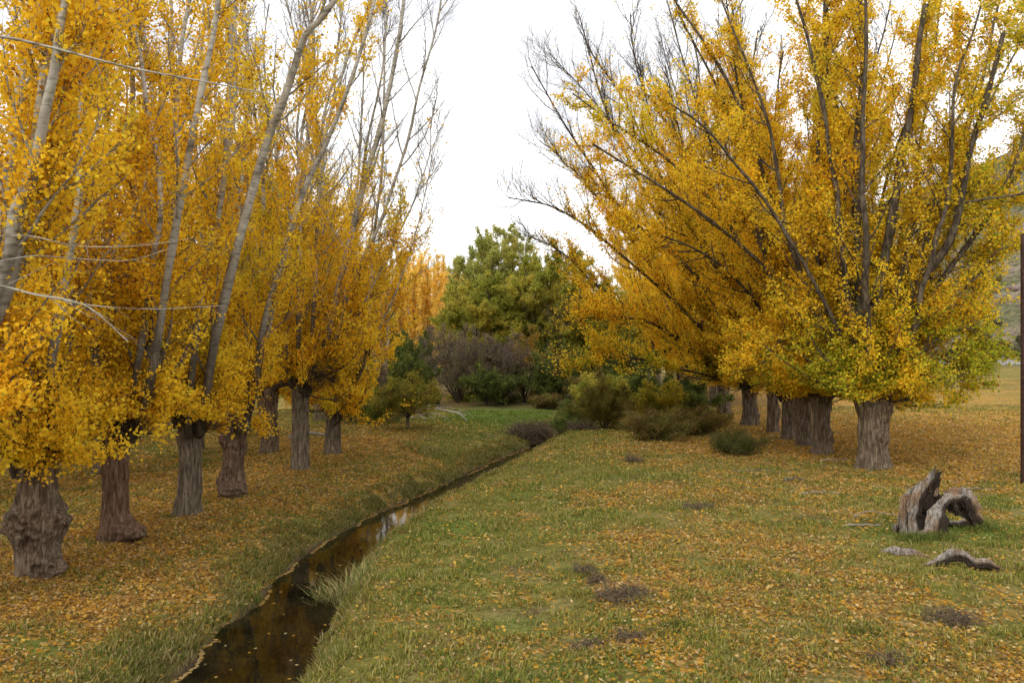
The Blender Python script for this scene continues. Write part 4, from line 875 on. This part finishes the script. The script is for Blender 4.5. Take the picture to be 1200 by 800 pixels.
# ---------------------------------------------------------------- pole, rocks and scrub by the road
def pole():
    g = G(1200, 565); x, y = g; z = Z(x, y); g = G(1200, 565, z); x, y = g; z = Z(x, y)
    o = empty('utility_pole', (x, y, z)); tag(o, 'dark reddish brown wooden pole at the right edge of the view', 'pole')
    S, K = 14, 24; a = np.arange(S) * 2 * PI / S; zz = np.linspace(-.3, 8.2, K); R_ = .125 - .045 * (zz / 8.2)
    V = np.stack([np.cos(a)[None] * R_[:, None] + (zz * .0)[:, None], np.sin(a)[None] * R_[:, None], np.repeat(zz[:, None], S, 1)], -1)
    V += (noise3(V, .1, 3)[..., None] - .5) * .012 * np.array([1, 1, 0])
    i = np.arange(K * S).reshape(K, S); Q = np.stack([i[:-1], np.roll(i, -1, 1)[:-1], np.roll(i, -1, 1)[1:], i[1:]], -1).reshape(-1, 4)
    V = V.reshape(-1, 3); c = V[-S:].mean(0); V = np.vstack([V, c + (V[-S:] - c) * .03 + [0, 0, .05]]); j = np.arange(S) + K * S
    Q = np.vstack([Q, np.stack([i[-1], np.roll(i[-1], -1), np.roll(j, -1), j], -1)])
    link('shaft', make_mesh('shaft', V, Q, M_POLE), o)
pole()
def rock_mesh(seed):
    S, K = 18, 12; th = np.linspace(0, PI, K); a = np.arange(S) * 2 * PI / S; T, A = np.meshgrid(th, a, indexing='ij')
    p = np.stack([np.sin(T) * np.cos(A), np.sin(T) * np.sin(A), np.cos(T)], -1); r = .65 + .7 * fbm(p, .9, seed, 3); p = p * r[..., None]; p = np.round(p * 3.2) / 3.2 * .35 + p * .65
    i = np.arange(K * S).reshape(K, S); Q = np.stack([i[:-1], np.roll(i, -1, 1)[:-1], np.roll(i, -1, 1)[1:], i[1:]], -1).reshape(-1, 4)
    return make_mesh('boulder', p.reshape(-1, 3), Q, M_ROCK, smooth=False)
rm = [rock_mesh(s) for s in (3, 4, 5)]; rs = np.random.RandomState(9)
for k in range(34):
    x = 52 + k * 1.2 + rs.uniform(-.5, .5); y = 126 + rs.uniform(0, 11); o = link('boulder', rm[k % 3]); s = rs.uniform(.35, 1.7) * rs.uniform(.5, 1)
    o.location = (x, y, Z(x, y) + .1 * s); o.scale = (s * 1.3, s, s * .9); o.rotation_euler = (0, 0, rs.rand() * 6); tag(o, 'pinkish grey rock on the bank just behind the road', 'rock', 'rocks behind the road')
for k in range(10):
    y = rs.uniform(200, 320); x = y * rs.uniform(.52, .64); o = link('boulder', rm[k % 3]); s = rs.uniform(1.0, 2.4)
    o.location = (x, y, Z(x, y)); o.scale = (s * 1.6, s, s * .7); o.rotation_euler = (0, 0, rs.rand() * 6); tag(o, 'pale outcrop high on the scrubby hillside', 'rock', 'outcrops on the hillside')
s0 = shrub('hill_scrub', 'grey green scrub bush dotting the hillside beyond the road', 'bush', 74, 140, 701, 10, 3.0, 2.4, [(.16, .17, .09), (.24, .22, .13), (.28, .22, .16)], .34, 10, .04, 8, 4, 1.2, 'scrub on the hillside', .3)
for k in range(70):
    y = 134 + 190 * rs.rand() ** 1.3; x = y * rs.uniform(.44, .66); tag(copy_thing(s0, (x, y, Z(x, y) - .1), rs.rand() * 6, rs.uniform(.4, 1.05)), 'grey green scrub bush dotting the hillside beyond the road', 'bush', 'scrub on the hillside')

# ---------------------------------------------------------------- light, sky, camera
w = bpy.data.worlds.new('World'); sc.world = w; w.use_nodes = True; nt = w.node_tree; nt.nodes.clear()
out = nt.nodes.new('ShaderNodeOutputWorld'); bg = nt.nodes.new('ShaderNodeBackground'); sky = nt.nodes.new('ShaderNodeTexSky')
sky.sky_type = 'NISHITA'; sky.sun_disc = False; EL, ROT = math.radians(42), math.radians(200)
sky.sun_elevation = EL; sky.sun_rotation = ROT; sky.dust_density = 3.0
tc = nt.nodes.new('ShaderNodeTexCoord'); mp = nt.nodes.new('ShaderNodeMapping'); mp.inputs['Scale'].default_value = (1, 1, 3.2); nt.links.new(tc.outputs['Generated'], mp.inputs[0])
cn = nt.nodes.new('ShaderNodeTexNoise'); cn.inputs['Scale'].default_value = 3.0; cn.inputs['Detail'].default_value = 5.0; nt.links.new(mp.outputs[0], cn.inputs['Vector'])
cr = ramp(nt, [(.28, (.46, .47, .50)), (.44, (.72, .72, .74)), (.62, (.95, .95, .95))], cn.outputs[0])
vm = nt.nodes.new('ShaderNodeVectorMath'); vm.operation = 'SCALE'; vm.inputs['Scale'].default_value = 11.0; nt.links.new(cr.outputs[0], vm.inputs[0])
c = mixc(nt, sky.outputs[0], vm.outputs[0], .93)
nt.links.new(c, bg.inputs['Color']); bg.inputs['Strength'].default_value = .12; nt.links.new(bg.outputs[0], out.inputs[0])
L = bpy.data.lights.new('sun', 'SUN'); L.energy = 1.2; L.angle = math.radians(18); L.color = (1, .95, .86)
so = bpy.data.objects.new('sun', L); COL.objects.link(so)
# direction to the sun: azimuth measured as in the sky texture (clockwise from +Y)
dx, dy, dz = math.sin(ROT) * math.cos(EL), math.cos(ROT) * math.cos(EL), math.sin(EL)
from mathutils import Vector
so.rotation_euler = Vector((dx, dy, dz)).to_track_quat('Z', 'Y').to_euler()
cam = bpy.data.cameras.new('camera'); co = bpy.data.objects.new('camera', cam); COL.objects.link(co); sc.camera = co
cam.sensor_width = 36; cam.lens = 36 * F / 1200; cam.clip_end = 3000; cam.clip_start = .1
co.location = (0, 0, HC); co.rotation_euler = (math.radians(90) + math.atan((HY - 400) / F), 0, 0)
sc.view_settings.view_transform = 'Standard'; sc.view_settings.look = 'None'; sc.view_settings.exposure = 0.52; sc.view_settings.gamma = 1
cy = sc.cycles; cy.max_bounces = 7; cy.diffuse_bounces = 6; cy.glossy_bounces = 2; cy.transmission_bounces = 6; cy.use_denoising = True
cy.use_adaptive_sampling = True; cy.adaptive_threshold = .03; cy.caustics_reflective = False; cy.caustics_refractive = False
